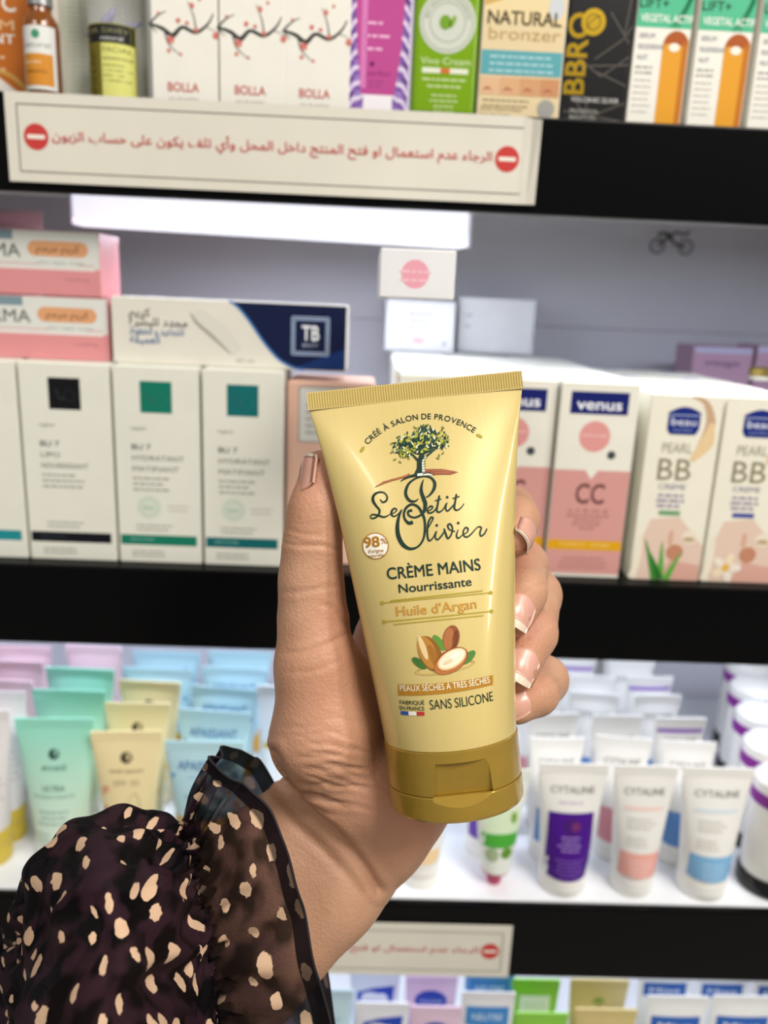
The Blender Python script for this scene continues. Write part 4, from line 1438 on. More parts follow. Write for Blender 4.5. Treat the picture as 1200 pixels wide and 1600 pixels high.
def hl(px, py):
    """front-surface print position (mm) of a pixel of the photograph on the tube."""
    dep = TUBE_DEPTH - 0.013
    for _ in range(5):
        P3 = at_depth(px, py, dep) - HO
        x, z = P3 @ HX * 1000, P3 @ HZ * 1000
        dep = TUBE_DEPTH + hero_front(x, z) / 1000
    return x, z


# materials
def hero_plastic():
    m = bpy.data.materials.new('pearl_yellow_plastic')
    m.use_nodes = True
    nt = m.node_tree
    p = nt.nodes['Principled BSDF']
    tc = nt.nodes.new('ShaderNodeTexCoord')
    mp = nt.nodes.new('ShaderNodeMapping')
    mp.inputs['Scale'].default_value = (900, 900, 25)
    nz = nt.nodes.new('ShaderNodeTexNoise')
    nz.inputs['Scale'].default_value = 1.0
    nz.inputs['Detail'].default_value = 2
    rp = nt.nodes.new('ShaderNodeValToRGB')
    rp.color_ramp.elements[0].color = lin('#cfb974') + (1,)
    rp.color_ramp.elements[1].color = lin('#d3be7a') + (1,)
    bp = nt.nodes.new('ShaderNodeBump')
    bp.inputs['Strength'].default_value = 0.03
    bp.inputs['Distance'].default_value = 0.0003
    nt.links.new(tc.outputs['Object'], mp.inputs[0])
    nt.links.new(mp.outputs[0], nz.inputs['Vector'])
    nt.links.new(nz.outputs['Fac'], rp.inputs['Fac'])
    nt.links.new(rp.outputs['Color'], p.inputs['Base Color'])
    nt.links.new(nz.outputs['Fac'], bp.inputs['Height'])
    nt.links.new(bp.outputs[0], p.inputs['Normal'])
    p.inputs['Roughness'].default_value = 0.30
    p.inputs['Metallic'].default_value = 0.12
    p.inputs['Coat Weight'].default_value = 0.6
    p.inputs['Coat Roughness'].default_value = 0.07
    return m


PEARL = hero_plastic()
GOLD = mat('#ab8b36', 0.27, metal=0.42, var=0.04, coat=0.25, key='gold_cap_plastic', scale=200)

n, rings = 128, 70
V, Fc = [], []
prof = [(HZB - 0.2, -1)] + [(HZB + (HZT - HZB) * i / rings, 0) for i in range(rings + 1)]
for i, (z, fl_) in enumerate(prof):
    a, b = hero_ab(max(z, HZB))
    if fl_:
        a, b = a - 0.5, b - 0.5
    # soft dents where thumb and fingers press the sides
    for k in range(n):
        an = 2 * math.pi * k / n
        cx, sy = math.cos(an), math.sin(an)
        ee = 1.0
        V.append((a * cx / 1000, b * sy / 1000, z / 1000))
for i in range(len(prof) - 1):
    for k in range(n):
        p_, q_ = i * n + k, i * n + (k + 1) % n
        Fc.append((p_, q_, q_ + n, p_ + n))
body = sharpen(mesh_obj('tube_body', V, Fc, PEARL, hero, smooth=True), 50)

# crimped seal with vertical ribs
cols = 420
V, Fc = [], []
aT = 29.3
for side in (-1, 1):
    for j, z in enumerate((HZT - 0.3, HZT + 0.2, HTOP - 0.25, HTOP)):
        for i in range(cols + 1):
            x = -aT + 2 * aT * i / cols
            rib = 0.20 * math.cos(2 * math.pi * i / cols * 84) if 0 < j < 3 else 0.0
            th_ = (0.62 + rib) if j < 3 else 0.35
            V.append((x / 1000, side * th_ / 1000, z / 1000))
m_ = cols + 1
for s in range(2):
    o_ = s * 4 * m_
    for j in range(3):
        for i in range(cols):
            q = (o_ + j * m_ + i, o_ + j * m_ + i + 1, o_ + (j + 1) * m_ + i + 1, o_ + (j + 1) * m_ + i)
            Fc.append(q if s == 0 else tuple(reversed(q)))
for i in range(cols):
    Fc.append((3 * m_ + i, 3 * m_ + i + 1, 7 * m_ + i + 1, 7 * m_ + i))
for j in range(3):
    for e in (0, cols):
        Fc.append((j * m_ + e, (j + 1) * m_ + e, (5 + j) * m_ + e, (4 + j) * m_ + e))
mesh_obj('crimp_seal', V, Fc, PEARL, hero, smooth=False)

# cap: collar and flip lid with a thumb notch
RC = 18.15


def cap_piece(name, prof, cut=None, parent=hero):
    Vc, Fcc = lathe_geo([(r / 1000, z / 1000) for r, z in prof], 96)
    o = mesh_obj(name, Vc, Fcc, GOLD, parent, smooth=True)
    if cut:
        c = mesh_obj('cutter', cut[0], cut[1], None, parent)
        md = o.modifiers.new('notch', 'BOOLEAN')
        md.object = c
        md.operation = 'DIFFERENCE'
        md.solver = 'EXACT'
        dg = bpy.context.evaluated_depsgraph_get()
        me = bpy.data.meshes.new_from_object(o.evaluated_get(dg))
        o.modifiers.clear()
        o.data = me
        bpy.data.objects.remove(c, do_unlink=True)
        me.materials.clear()
        me.materials.append(GOLD)
        me.polygons.foreach_set('use_smooth', [True] * len(me.polygons))
    return sharpen(o, 25)


nx0, nz0 = hl(677, 1247)
nx1, nz1 = hl(771, 1238)
nt0 = hl(680, 1192)
nt1 = hl(763, 1186)
zlid = (nz0 + nz1) / 2
ztop_n = (nt0[1] + nt1[1]) / 2
yd = math.sqrt(RC ** 2 - (max(abs(nx0), abs(nx1))) ** 2)
# wedge: shallow at the top, deep at the lid line
wv_ = [(nx0, -30, zlid), (nx1, -30, zlid), (nx1, -yd + 1.2, zlid), (nx0, -yd + 1.2, zlid), (nt0[0], -30, ztop_n), (nt1[0], -30, ztop_n), (nt1[0], -yd - 0.6, ztop_n), (nt0[0], -yd - 0.6, ztop_n)]
wf_ = [(0, 3, 2, 1), (4, 5, 6, 7), (0, 1, 5, 4), (1, 2, 6, 5), (2, 3, 7, 6), (3, 0, 4, 7)]
cap_piece('cap_collar', [(15, zlid + 0.1), (RC - 0.25, zlid + 0.1), (RC, zlid + 0.5), (RC + 0.05, HZB - 0.5), (RC - 0.4, HZB - 0.05), (14, HZB - 0.05)], ([tuple(q / 1000 for q in v) for v in wv_], wf_))
ys = -yd
sl_ = [(nx0 - .1, ys, zlid + 1.5), (nx1 + .1, ys, zlid + 1.5), (nx1 + .1, ys, zlid), (nx0 - .1, ys, zlid), (nx0 - .1, -24, zlid + 1.5), (nx1 + .1, -24, zlid + 1.5), (nx1 + .1, -24, zlid - 1.15 * (24 - yd)), (nx0 - .1, -24, zlid - 1.15 * (24 - yd))]
sf_ = [(0, 1, 2, 3), (5, 4, 7, 6), (4, 5, 1, 0), (3, 2, 6, 7), (4, 0, 3, 7), (1, 5, 6, 2)]
cap_piece('cap_lid', [(RC - 1.6, 0.0), (RC - 0.6, 0.25), (RC - 0.1, 1.0), (RC, 2.0), (RC, zlid - 0.25), (RC - 0.15, zlid), (10, zlid)], ([tuple(q / 1000 for q in v) for v in sl_], sf_))

# ------------------------------------------------------------------ print
DG = '#0b2c20'     # dark green
OC = '#a9741d'     # ochre
OL = '#a8952f'     # olive gold
S = 0.1635         # mm per photo pixel on the front of the tube
p = Print()


def T(s, px, py, wpx, hpx, col, part, bold=0.0, layer=2, rot=0.0, **k):
    x, z = hl(px, py)
    p.text(s, x, z - hpx * S / 2, hpx * S, col, part, w=wpx * S, bold=bold, layer=layer, res=6, rot=rot, **k)


def SK(pts, wd, col, part, layer=2, **k):
    """stroke through photo pixels; widths in pixels"""
    q = [hl(*a) for a in pts]
    w_ = wd * S if np.isscalar(wd) else [v * S for v in wd]
    p.stroke(q, w_, col, part, layer, **k)


def CR(pts):       # crop coordinates of the 3x close-up -> photo pixels
    return [(460 + a / 3, 560 + b / 3) for a, b in pts]


# arched line
c0 = hl(576, 688)
c1 = hl(661, 651)
c2 = hl(737, 670)
ax_, az_ = np.array(c0), np.array(c2)
M_ = np.array([[2 * (c1[0] - c0[0]), 2 * (c1[1] - c0[1])], [2 * (c2[0] - c0[0]), 2 * (c2[1] - c0[1])]])
rh = np.array([c1[0] ** 2 + c1[1] ** 2 - c0[0] ** 2 - c0[1] ** 2, c2[0] ** 2 + c2[1] ** 2 - c0[0] ** 2 - c0[1] ** 2])
cc = np.linalg.solve(M_, rh)
RR = math.hypot(c0[0] - cc[0], c0[1] - cc[1])
am = math.degrees((math.atan2(c0[1] - cc[1], c0[0] - cc[0]) + math.atan2(c2[1] - cc[1], c2[0] - cc[0])) / 2)
p.arc_text('CRÉÉ À SALON DE PROVENCE', cc[0], cc[1], RR - 0.7, 1.62, DG, 'arched_lettering', a_mid=am, bold=0.008, gap=0.72)
for (a, b), an in (((566, 702), 0.9), ((749, 681), -0.6)):
    x, z = hl(a, b)
    p.disc(x, z, 0.95, '#a89a2e', 'small_leaf', 2, rz=0.42, rot=an, n=14)

# olive tree
rr = random.Random(11)
SK([(655, 742), (657, 732), (656, 722), (659, 712), (664, 700)], [17, 12, 9, 8, 3], DG, 'tree_trunk', 3)
SK([(657, 724), (646, 712), (634, 700)], [5, 3, 1.5], DG, 'tree_trunk', 3)
SK([(659, 720), (672, 708), (688, 696)], [4, 3, 1.2], DG, 'tree_trunk', 3)
SK([(654, 742), (642, 744), (632, 748), (626, 752)], [6, 4, 2.5, 1], DG, 'tree_root', 3)
SK([(662, 738), (661, 729), (661, 720), (666, 713)], [5, 3.4, 2.6, 1.2], '#e9ead9', 'trunk_light', 4)
for k in range(6):
    SK([(656, 718 + 4 * k), (665, 716.5 + 4 * k)], 1.0, DG, 'trunk_bark', 5, smooth=False)
SK([(652, 742), (664, 741), (676, 742)], [4, 4, 1], '#e9ead9', 'trunk_light', 4)
SK([(660, 741), (668, 739), (679, 742)], [1.6, 1.6, .6], DG, 'tree_root', 5)
for a, b, ra, rb in ((658, 700, 17, 11), (640, 694, 15, 9), (680, 692, 15, 9), (662, 680, 16, 11)):
    x, z = hl(a, b)
    p.disc(x, z, ra * S, DG, 'tree_crown', 3, rz=rb * S, n=20)
clus = ((630, 696, 17, 15), (646, 688, 17, 14), (664, 679, 18, 14), (684, 686, 17, 14), (660, 698, 20, 10), (634, 706, 14, 8), (690, 692, 11, 9))
for i in range(420):
    a, b, ra, rb = rr.choice(clus)
    an, q = rr.uniform(0, 6.283), math.sqrt(rr.random())
    x, z = hl(a + ra * q * math.cos(an), b + rb * q * math.sin(an))
    c = rr.choice([DG, DG, DG, DG, DG, '#1d4a34', '#2c5a3c', '#2c5a3c', '#7d8a34', '#a9a52f', '#dfdcb4'])
    dk = c in (DG, '#1d4a34', '#2c5a3c')
    p.disc(x, z, rr.uniform(.4, .72), c, 'tree_leaf_dark' if dk else 'tree_leaf_light', 4 if dk else 5, rz=rr.uniform(.13, .26), n=9, rot=rr.gauss(1.2, .8))
for a, b in ((654, 692), (667, 692), (659, 706), (637, 688), (648, 698), (665, 702), (676, 680), (640, 706), (690, 690), (660, 684), (626, 690), (694, 680)):
    x, z = hl(a, b)
    p.disc(x, z, .42, '#a5a52c', 'olive_fruit', 6, n=12)
for a, b in ((612, 707), (617, 718), (625, 722), (638, 716), (692, 708), (686, 712), (648, 668), (668, 664), (692, 668), (684, 716), (612, 693)):
    x, z = hl(a, b)
    p.disc(x, z, .5, '#6f7a2c', 'falling_leaf', 4, rz=.22, n=9, rot=rr.uniform(0, 3))
# earth strokes
for k in range(5):
    SK([(586 + 3 * k, 761 - 2 * k), (612 + 4 * k, 750 - k), (640, 744 - k)], [.8, 3.2, 1.2], '#a5623f' if k % 2 else '#8f4a35', 'earth_stroke', 1 + k % 2)
    SK([(664, 734 + 2 * k), (690 + 2 * k, 734 + 1.6 * k), (716 - 3 * k, 738 + k)], [1.2, 2.4, .6], '#a5623f' if k % 2 else '#8f4a35', 'earth_stroke', 1 + k % 2)

# script brand name, drawn from the close-up
def C5(pts):       # coordinates of a 5.4545x close-up -> photo pixels
    return [(560 + a / 5.4545, 730 + b / 5.4545) for a, b in pts]


def BR(pts, wd, part='script_brand'):
    w_ = np.interp(np.linspace(0, 1, len(pts)), np.linspace(0, 1, len(wd)), wd)
    SK(C5(pts), [v * 1.12 for v in w_], DG, part)


BR([(186, 272), (206, 298), (238, 284), (244, 248), (216, 216), (170, 214), (132, 238), (124, 282), (150, 328), (178, 362), (176, 396), (150, 426), (116, 436), (102, 418), (124, 402), (172, 412), (222, 424), (266, 402)], [1.4, 2.6, 2.6, 2.2, 2.0, 2.6, 3.6, 4.2, 3.4, 3.0, 2.8, 2.4, 2.0, 1.6, 2.0, 3.0, 2.4, 1.0])
BR([(266, 402), (308, 386), (326, 362), (308, 350), (286, 370), (282, 404), (304, 418), (338, 400), (370, 360)], [1.0, 1.4, 2.0, 2.0, 3, 3, 2, 1.6, 1.6])
BR([(512, 268), (482, 290), (440, 286), (410, 250), (404, 202), (430, 140), (488, 96), (560, 78), (618, 90), (650, 134), (642, 190), (604, 240), (574, 256)], [1.0, 2.6, 4.0, 4.4, 4.2, 3.4, 2.4, 2.2, 3.2, 4.6, 4.4, 2.6, 1.0])
BR([(556, 102), (540, 150), (536, 205), (554, 262), (570, 312), (562, 370), (532, 406), (480, 428), (432, 412), (424, 378), (458, 366)], [0.6, 3.2, 4.8, 5.6, 5.8, 4.6, 3.0, 2.6, 2.8, 3.2, 4.0])
BR([(464, 466), (430, 476), (396, 442), (388, 392), (410, 342), (456, 316), (506, 336), (540, 386), (564, 450), (566, 540), (550, 620), (504, 678), (440, 694), (380, 660), (342, 590), (332, 510), (344, 425), (370, 360)], [5.2, 4.6, 3.4, 3.2, 3.6, 3.2, 3.6, 4.0, 3.4, 3.0, 2.8, 2.6, 4.0, 6.2, 6.4, 5.4, 3.6, 1.6])
LWD = [1.2, 2.2, 2.4, 2.2, 2.4, 1.6]
BR([(584, 380), (622, 358), (632, 336), (610, 334), (588, 364), (600, 390), (640, 378), (668, 342)], LWD)
BR([(690, 240), (676, 318), (668, 368), (690, 382), (724, 356), (748, 308)], [2.4, 2.8, 2.6, 1.8, 1.4])
BR([(654, 286), (706, 270)], [1.8, 1.8])
BR([(756, 300), (744, 350), (760, 372), (792, 344), (812, 318)], LWD)
BR([(836, 228), (824, 300), (818, 348), (840, 366), (876, 344), (900, 310)], [2.4, 3.0, 2.8, 1.8, 1.4])
BR([(804, 266), (862, 248)], [1.8, 1.8])
BR([(576, 548), (622, 468), (636, 432), (616, 430), (592, 490), (588, 580), (604, 626), (636, 600), (664, 544)], [1.2, 2.0, 2.4, 2.6, 3.0, 2.8, 1.8, 1.4])
BR([(668, 544), (655, 594), (676, 616), (710, 582), (736, 540)], LWD)
BR([(730, 522), (746, 572), (764, 606), (792, 572), (802, 520), (784, 484), (762, 494), (776, 530), (824, 548)], [2.2, 3.0, 2.6, 2.0, 2.4, 2.6, 2.2, 1.4])
BR([(852, 530), (836, 580), (852, 604), (886, 578)], LWD)
BR([(884, 576), (924, 556), (936, 526), (914, 514), (894, 546), (902, 586), (932, 592), (970, 560), (1000, 524)], LWD)
BR([(996, 530), (1022, 508), (1048, 516), (1036, 558), (1046, 586), (1076, 564), (1096, 522)], LWD)
for a, b in ((757, 255), (668, 495), (851, 475)):
    x, z = hl(*C5([(a, b)])[0])
    p.disc(x, z, .36, DG, 'script_brand', 2, n=12)

# 98% badge
bx, bz = hl(586.5, 853)
p.disc(bx, bz, 21.5 * S, OC, 'badge_rim', 1, n=44)
p.disc(bx, bz, 19.8 * S, '#ece8dc', 'badge', 3, n=44)
T('98', 580.5, 846.5, 26, 17, OC, 'badge_lettering', bold=0.03, layer=5)
T('%', 600, 845, 11, 9, OC, 'badge_lettering', bold=0.01, layer=5)
T("d'origine", 587, 860.5, 25, 6.0, OC, 'badge_lettering', bold=0.012, layer=5)
T('naturelle', 587.5, 867.5, 25, 5.4, OC, 'badge_lettering', bold=0.012, layer=5)

T('CRÈME MAINS', 678, 889, 150, 19, DG, 'product_name', bold=0.012)
T('Nourrissante', 680, 914, 116, 14, DG, 'product_name', bold=0.012)
for pts, w_ in ((((610, 938.5), (754, 923)), 2.0), (((597, 942), (767, 926)), 1.7), (((600, 971.5), (768, 955)), 1.9), (((615, 975.5), (756, 961.5)), 1.7)):
    q = [(pts[0][0] + (pts[1][0] - pts[0][0]) * i / 12, pts[0][1] + (pts[1][1] - pts[0][1]) * i / 12) for i in range(13)]
    SK(q, w_, OL, 'gold_rule', 2, smooth=False)
for a in ((597, 942), (767, 926), (600, 971.5), (768, 955)):
    x, z = hl(*a)
    p.disc(x, z, .5, OL, 'rule_end', 3, n=12)
T('Huile d’Argan', 682, 949.5, 127, 15.5, '#bf8a30', 'oil_name', bold=0.01)


# argan nuts
def ell(px, py, a, b, deg, col, part, layer):
    x, z = hl(px, py)
    p.disc(x, z, a * S, col, part, layer, rz=b * S, rot=math.radians(deg), n=26)


ell(696, 1044, 48, 8, 4, '#b39a55', 'nut_ground_tone', 1)
ell(655, 1036, 13, 6, -40, '#3f6a2c', 'leaf', 2)
ell(732, 1027, 14, 6.5, 35, '#4b7a30', 'leaf', 2)
ell(686, 1004, 14, 6, -58, '#5b8a33', 'leaf', 2)
ell(705, 997, 13, 20, -18, '#8a4f29', 'nut_shell', 3)
ell(701, 998, 8, 17, -14, '#a8673a', 'nut_highlight', 4)
ell(711, 999, 4.5, 15, -16, '#6f3818', 'nut_shell_dark', 4)
ell(672, 1021, 17, 28, 18, '#8a5a22', 'nut_shell', 3)
ell(668, 1019, 13, 26, 17, '#b37c33', 'nut_highlight', 4)
ell(661, 1012, 4.5, 19, 14, '#ddc48f', 'nut_rim', 5)
ell(678, 1026, 6, 20, 18, '#9c6826', 'nut_highlight', 5)
ell(705, 1032, 29, 17, 24, '#8d4a20', 'nut_shell', 6)
ell(704, 1034, 28, 15, 24, '#b06a35', 'nut_highlight', 7)
ell(706, 1029.5, 25, 13, 24, '#d9b988', 'nut_rim', 8)
ell(706, 1029, 22.5, 11, 24, '#eadcc0', 'nut_kernel', 9)
ell(711, 1024, 9, 3, 24, '#f2e9d6', 'kernel_light', 10)
ell(700, 1034, 8, 2.6, 20, '#d9c49c', 'kernel_shade', 10)

# banner
b0, b1 = hl(622, 1086), hl(770, 1069.5)
t0, t1 = hl(622, 1069), hl(770, 1054.5)
nn = 14
Vb = []
for j in range(2):
    for i in range(nn + 1):
        u = i / nn
        A_, B_ = (b0, b1) if j == 0 else (t0, t1)
        Vb.append((A_[0] + (B_[0] - A_[0]) * u, A_[1] + (B_[1] - A_[1]) * u))
p.add('banner', ink('#a8761f'), Vb, [(i, i + 1, nn + 2 + i, nn + 1 + i) for i in range(nn)], 2)
T('PEAUX SÈCHES À TRÈS SÈCHES', 696, 1072, 141, 9.5, '#efe6cc', 'banner_lettering', bold=0.004, layer=4)
T('SANS SILICONE', 722, 1096, 100, 15, DG, 'claim_lettering', bold=-0.002)
T('FABRIQUÉ', 643.5, 1097.5, 38, 6.4, DG, 'origin_lettering', bold=0.004)
T('EN FRANCE', 643.5, 1106.5, 38, 6.2, DG, 'origin_lettering', bold=0.004)
fx0, fz = hl(626, 1113.5)
fx1, _ = hl(662.5, 1110.5)
for k, c in enumerate(('#2f4f9c', '#e8e6df', '#b8322e')):
    p.rect(fx0 + (fx1 - fx0) * k / 3, fz - .45, fx0 + (fx1 - fx0) * (k + 1) / 3, fz + .5, c, ['flag_blue', 'flag_white', 'flag_red'][k], 2, n=3)


def hero_map(x, z, e):
    xm, zm = x * 1000, z * 1000
    return (x, hero_front(xm, zm) / 1000 - e * 0.45 - 0.00012, z)


for o in p.build(hero, hero_map):
    o.parent = body
# ================================================================== the hand (camera millimetres: right, down, depth)
D0 = TUBE_DEPTH * 1000


def C3(px, py, dz):
    z = D0 + dz
    return np.array([(px - 600) / FPX * z, (py - 800) / FPX * z, z])


def cone(Pn, a, b, r1, r2):
    ab = b - a
    t_ = np.clip(((Pn - a) @ ab) / (ab @ ab), 0, 1).astype(np.float32)
    d = Pn - a - t_[..., None] * ab
    return np.sqrt(np.einsum('...i,...i->...', d, d)) - (r1 + (r2 - r1) * t_)


def smin(a, b, k):
    h = np.maximum(k - np.abs(a - b), 0) / k
    return np.minimum(a, b) - h * h * k * 0.25


def chain(Pn, pts, k):
    """pts: (px, py, dz, r)"""
    d = None
    for q0, q1 in zip(pts[:-1], pts[1:]):
        c = cone(Pn, C3(*q0[:3]).astype(np.float32), C3(*q1[:3]).astype(np.float32), q0[3], q1[3])
        d = c if d is None else smin(d, c, k)
    return d


FINGERS = [
    [(640, 905, 48, 10.0), (796, 800, 31, 8.0), (803, 813, 11, 7.0), (800, 838, 4, 6.2)],
    [(665, 945, 53, 10.0), (814, 884, 32, 8.1), (815, 925, 13, 7.0), (799, 962, 5, 6.3)],
    [(702, 1005, 53, 9.6), (836, 930, 33, 8.0), (832, 990, 15, 7.0), (806, 1046, 6, 6.3)],
    [(728, 1072, 48, 9.0), (850, 1062, 28, 7.2), (838, 1084, 14, 6.2), (806, 1102, 7, 5.5)]]
THUMB = [(506, 1142, 9, 14.6), (494, 1040, 9, 10.9), (489, 965, 10, 9.0), (486, 905, 9, 8.2), (488, 850, 8, 7.3), (494, 800, 8, 7.0), (501, 735, 8, 5.9)]
PALM = [
    [(640, 905, 48, 10.0), (540, 1205, 28, 13.5)],
    [(665, 945, 53, 10.0), (565, 1235, 30, 13.5)],
    [(702, 1005, 53, 10.0), (590, 1255, 30, 14.0)],
    [(728, 1072, 48, 10.5), (690, 1170, 40, 12.5), (605, 1285, 26, 14.5)],
    [(496, 1160, 14, 12.6), (565, 1225, 18, 14.0), (625, 1240, 26, 13.5)],
    [(520, 1060, 18, 11.0), (545, 1200, 22, 14.0)]]
ARM = [
    [(508, 1258, 29, 14.5), (425, 1338, 25, 15.5), (210, 1560, 14, 18.0), (60, 1720, 8, 20.0)],
    [(580, 1322, 28, 13.5), (515, 1386, 25, 15.0), (310, 1600, 15, 18.0), (170, 1760, 8, 20.0)]]


def hand_sdf(Pn):
    P_ = None
    for c in PALM:
        d = chain(Pn, c, 5.0)
        P_ = d if P_ is None else smin(P_, d, 7.0)
    A_ = smin(chain(Pn, ARM[0], 5.0), chain(Pn, ARM[1], 5.0), 10.0)
    P_ = smin(P_, A_, 6.0)
    out = smin(P_, chain(Pn, THUMB, 5.0), 7.0)
    for f in FINGERS:
        out = smin(out, smin(P_, chain(Pn, f, 2.2), 5.0), 0.7)
    return out


def surface_nets(lo, hi, h):
    ax = [np.arange(lo[i], hi[i] + h, h, dtype=np.float32) for i in range(3)]
    sh = tuple(len(a) for a in ax)
    # coarse pass first, fine values only near the surface
    st = 5
    cx_ = [a[::st] for a in ax]
    Gc = np.stack(np.meshgrid(*cx_, indexing='ij'), -1)
    cv_ = hand_sdf(Gc.reshape(-1, 3)).reshape(Gc.shape[:3])
    vals = np.repeat(np.repeat(np.repeat(cv_, st, 0), st, 1), st, 2)[:sh[0], :sh[1], :sh[2]].copy()
    near = np.nonzero(np.abs(vals) < h * st * 1.9 + 1.5)
    Pn = np.stack([ax[i][near[i]] for i in range(3)], 1)
    vals[near] = np.concatenate([hand_sdf(Pn[k:k + 60000]) for k in range(0, len(Pn), 60000)])
    c = [s - 1 for s in sh]
    pos = np.zeros(tuple(c) + (3,), np.float32)
    cnt = np.zeros(tuple(c), np.float32)

    def sub(o):
        return vals[o[0]:o[0] + c[0], o[1]:o[1] + c[1], o[2]:o[2] + c[2]]
    for axis in range(3):
        oth = [i for i in range(3) if i != axis]
        for u in (0, 1):
            for v in (0, 1):
                o0 = [0, 0, 0]
                o0[oth[0]], o0[oth[1]] = u, v
                o1 = list(o0)
                o1[axis] = 1
                a, b = sub(o0), sub(o1)
                m = (a < 0) != (b < 0)
                tt = np.where(m, a / np.where(m, a - b, 1), 0)
                cnt += m
                for i in range(3):
                    pos[..., i] += np.where(m, o0[i] + (tt if i == axis else 0), 0)
    act = cnt > 0
    idx = -np.ones(tuple(c), np.int64)
    idx[act] = np.arange(act.sum())
    ii = np.stack(np.nonzero(act), 1)
    Vv = (ii + pos[act] / cnt[act][:, None]) * h + np.array(lo, np.float32)
    Q = []
    for axis in range(3):
        oth = [i for i in range(3) if i != axis]
        sl0 = [slice(1, c[i]) for i in range(3)]
        sl0[axis] = slice(0, c[axis])
        sl1 = list(sl0)
        sl1[axis] = slice(1, c[axis] + 1)
        a, b = vals[tuple(sl0)], vals[tuple(sl1)]
        m = (a < 0) != (b < 0)
        e = np.stack(np.nonzero(m), 1)
        neg = (a < 0)[m]
        for i in oth:
            e[:, i] += 1

        def cell(du, dv):
            q = e.copy()
            q[:, oth[0]] -= du
            q[:, oth[1]] -= dv
            return idx[q[:, 0], q[:, 1], q[:, 2]]
        quad = np.stack([cell(1, 1), cell(0, 1), cell(0, 0), cell(1, 0)], 1)
        flip = neg if axis != 1 else ~neg
        quad[~flip] = quad[~flip][:, ::-1]
        Q.append(quad)
    Q = np.concatenate(Q)
    return Vv, Q[(Q >= 0).all(1)]


def laplacian(Vv, Q, it, lam=0.5):
    E_ = np.concatenate([Q[:, [0, 1]], Q[:, [1, 2]], Q[:, [2, 3]], Q[:, [3, 0]]])
    E_ = np.concatenate([E_, E_[:, ::-1]])
    deg = np.bincount(E_[:, 0], minlength=len(Vv)).astype(float)
    for k in range(it):
        for l_ in (lam, -lam * 1.03):
            acc = np.stack([np.bincount(E_[:, 0], Vv[E_[:, 1], i], minlength=len(Vv)) for i in range(3)], 1) / deg[:, None]
            Vv = Vv + l_ * (acc - Vv)
    return Vv


HV, HQ = surface_nets((-96, -24, 200), (66, 178, 290), 1.15)
HV = laplacian(HV.astype(float), HQ, 5)

PERSON_O = at_depth(440, 1420, 0.24)
person = thing('person', 'left hand and forearm in a sheer dark spotted sleeve, gripping the cream tube', 'person', PERSON_O)


def to_local(Vc):
    W_ = CAM + (Vc[:, :1] * AX_R + Vc[:, 1:2] * AX_D + Vc[:, 2:3] * AX_F) / 1000.0
    return W_ - PERSON_O


# refine once, then press in the creases
tmp = mesh_obj('hand_and_forearm', HV, HQ, None, None, smooth=True)
md = tmp.modifiers.new('refine', 'SUBSURF')
md.levels = 1
md.render_levels = 1
dg = bpy.context.evaluated_depsgraph_get()
me = bpy.data.meshes.new_from_object(tmp.evaluated_get(dg))
bpy.data.objects.remove(tmp, do_unlink=True)
nV = len(me.vertices)
co = np.empty(nV * 3)
me.vertices.foreach_get('co', co)
co = co.reshape(-1, 3)
nr = np.empty(nV * 3)
me.vertices.foreach_get('normal', nr)
nr = nr.reshape(-1, 3)
pxs = 600 + FPX * co[:, 0] / co[:, 2]
pys = 800 + FPX * co[:, 1] / co[:, 2]
facing = np.clip(-np.einsum('ij,ij->i', nr, co / np.linalg.norm(co, axis=1, keepdims=True)), 0, 1)
disp = np.zeros(nV)


def crease(pts, width, depth, taper=True):
    P_, _ = catmull(np.array(pts, float), np.ones(len(pts)), 8)
    best = np.full(nV, 1e9)
    tb = np.zeros(nV)
    x0, x1, y0, y1 = P_[:, 0].min() - 25, P_[:, 0].max() + 25, P_[:, 1].min() - 25, P_[:, 1].max() + 25
    sel = np.nonzero((pxs > x0) & (pxs < x1) & (pys > y0) & (pys < y1) & (facing > 0.02))[0]
    if not len(sel):
        return
    q = np.stack([pxs[sel], pys[sel]], 1)
    bd = np.full(len(sel), 1e9)
    bt_ = np.zeros(len(sel))
    for i in range(len(P_) - 1):
        a, b = P_[i], P_[i + 1]
        ab = b - a
        t_ = np.clip((q - a) @ ab / max(ab @ ab, 1e-9), 0, 1)
        d = np.linalg.norm(q - a - t_[:, None] * ab, axis=1)
        m = d < bd
        bd[m] = d[m]
        bt_[m] = (i + t_[m]) / (len(P_) - 1)
    w_ = np.sin(np.clip(bt_, 0.02, 0.98) * math.pi) ** 0.5 if taper else 1.0
    disp[sel] -= depth * w_ * (np.exp(-(bd / width) ** 2) - 0.35 * np.exp(-((bd - 2.4 * width) / (1.3 * width)) ** 2))


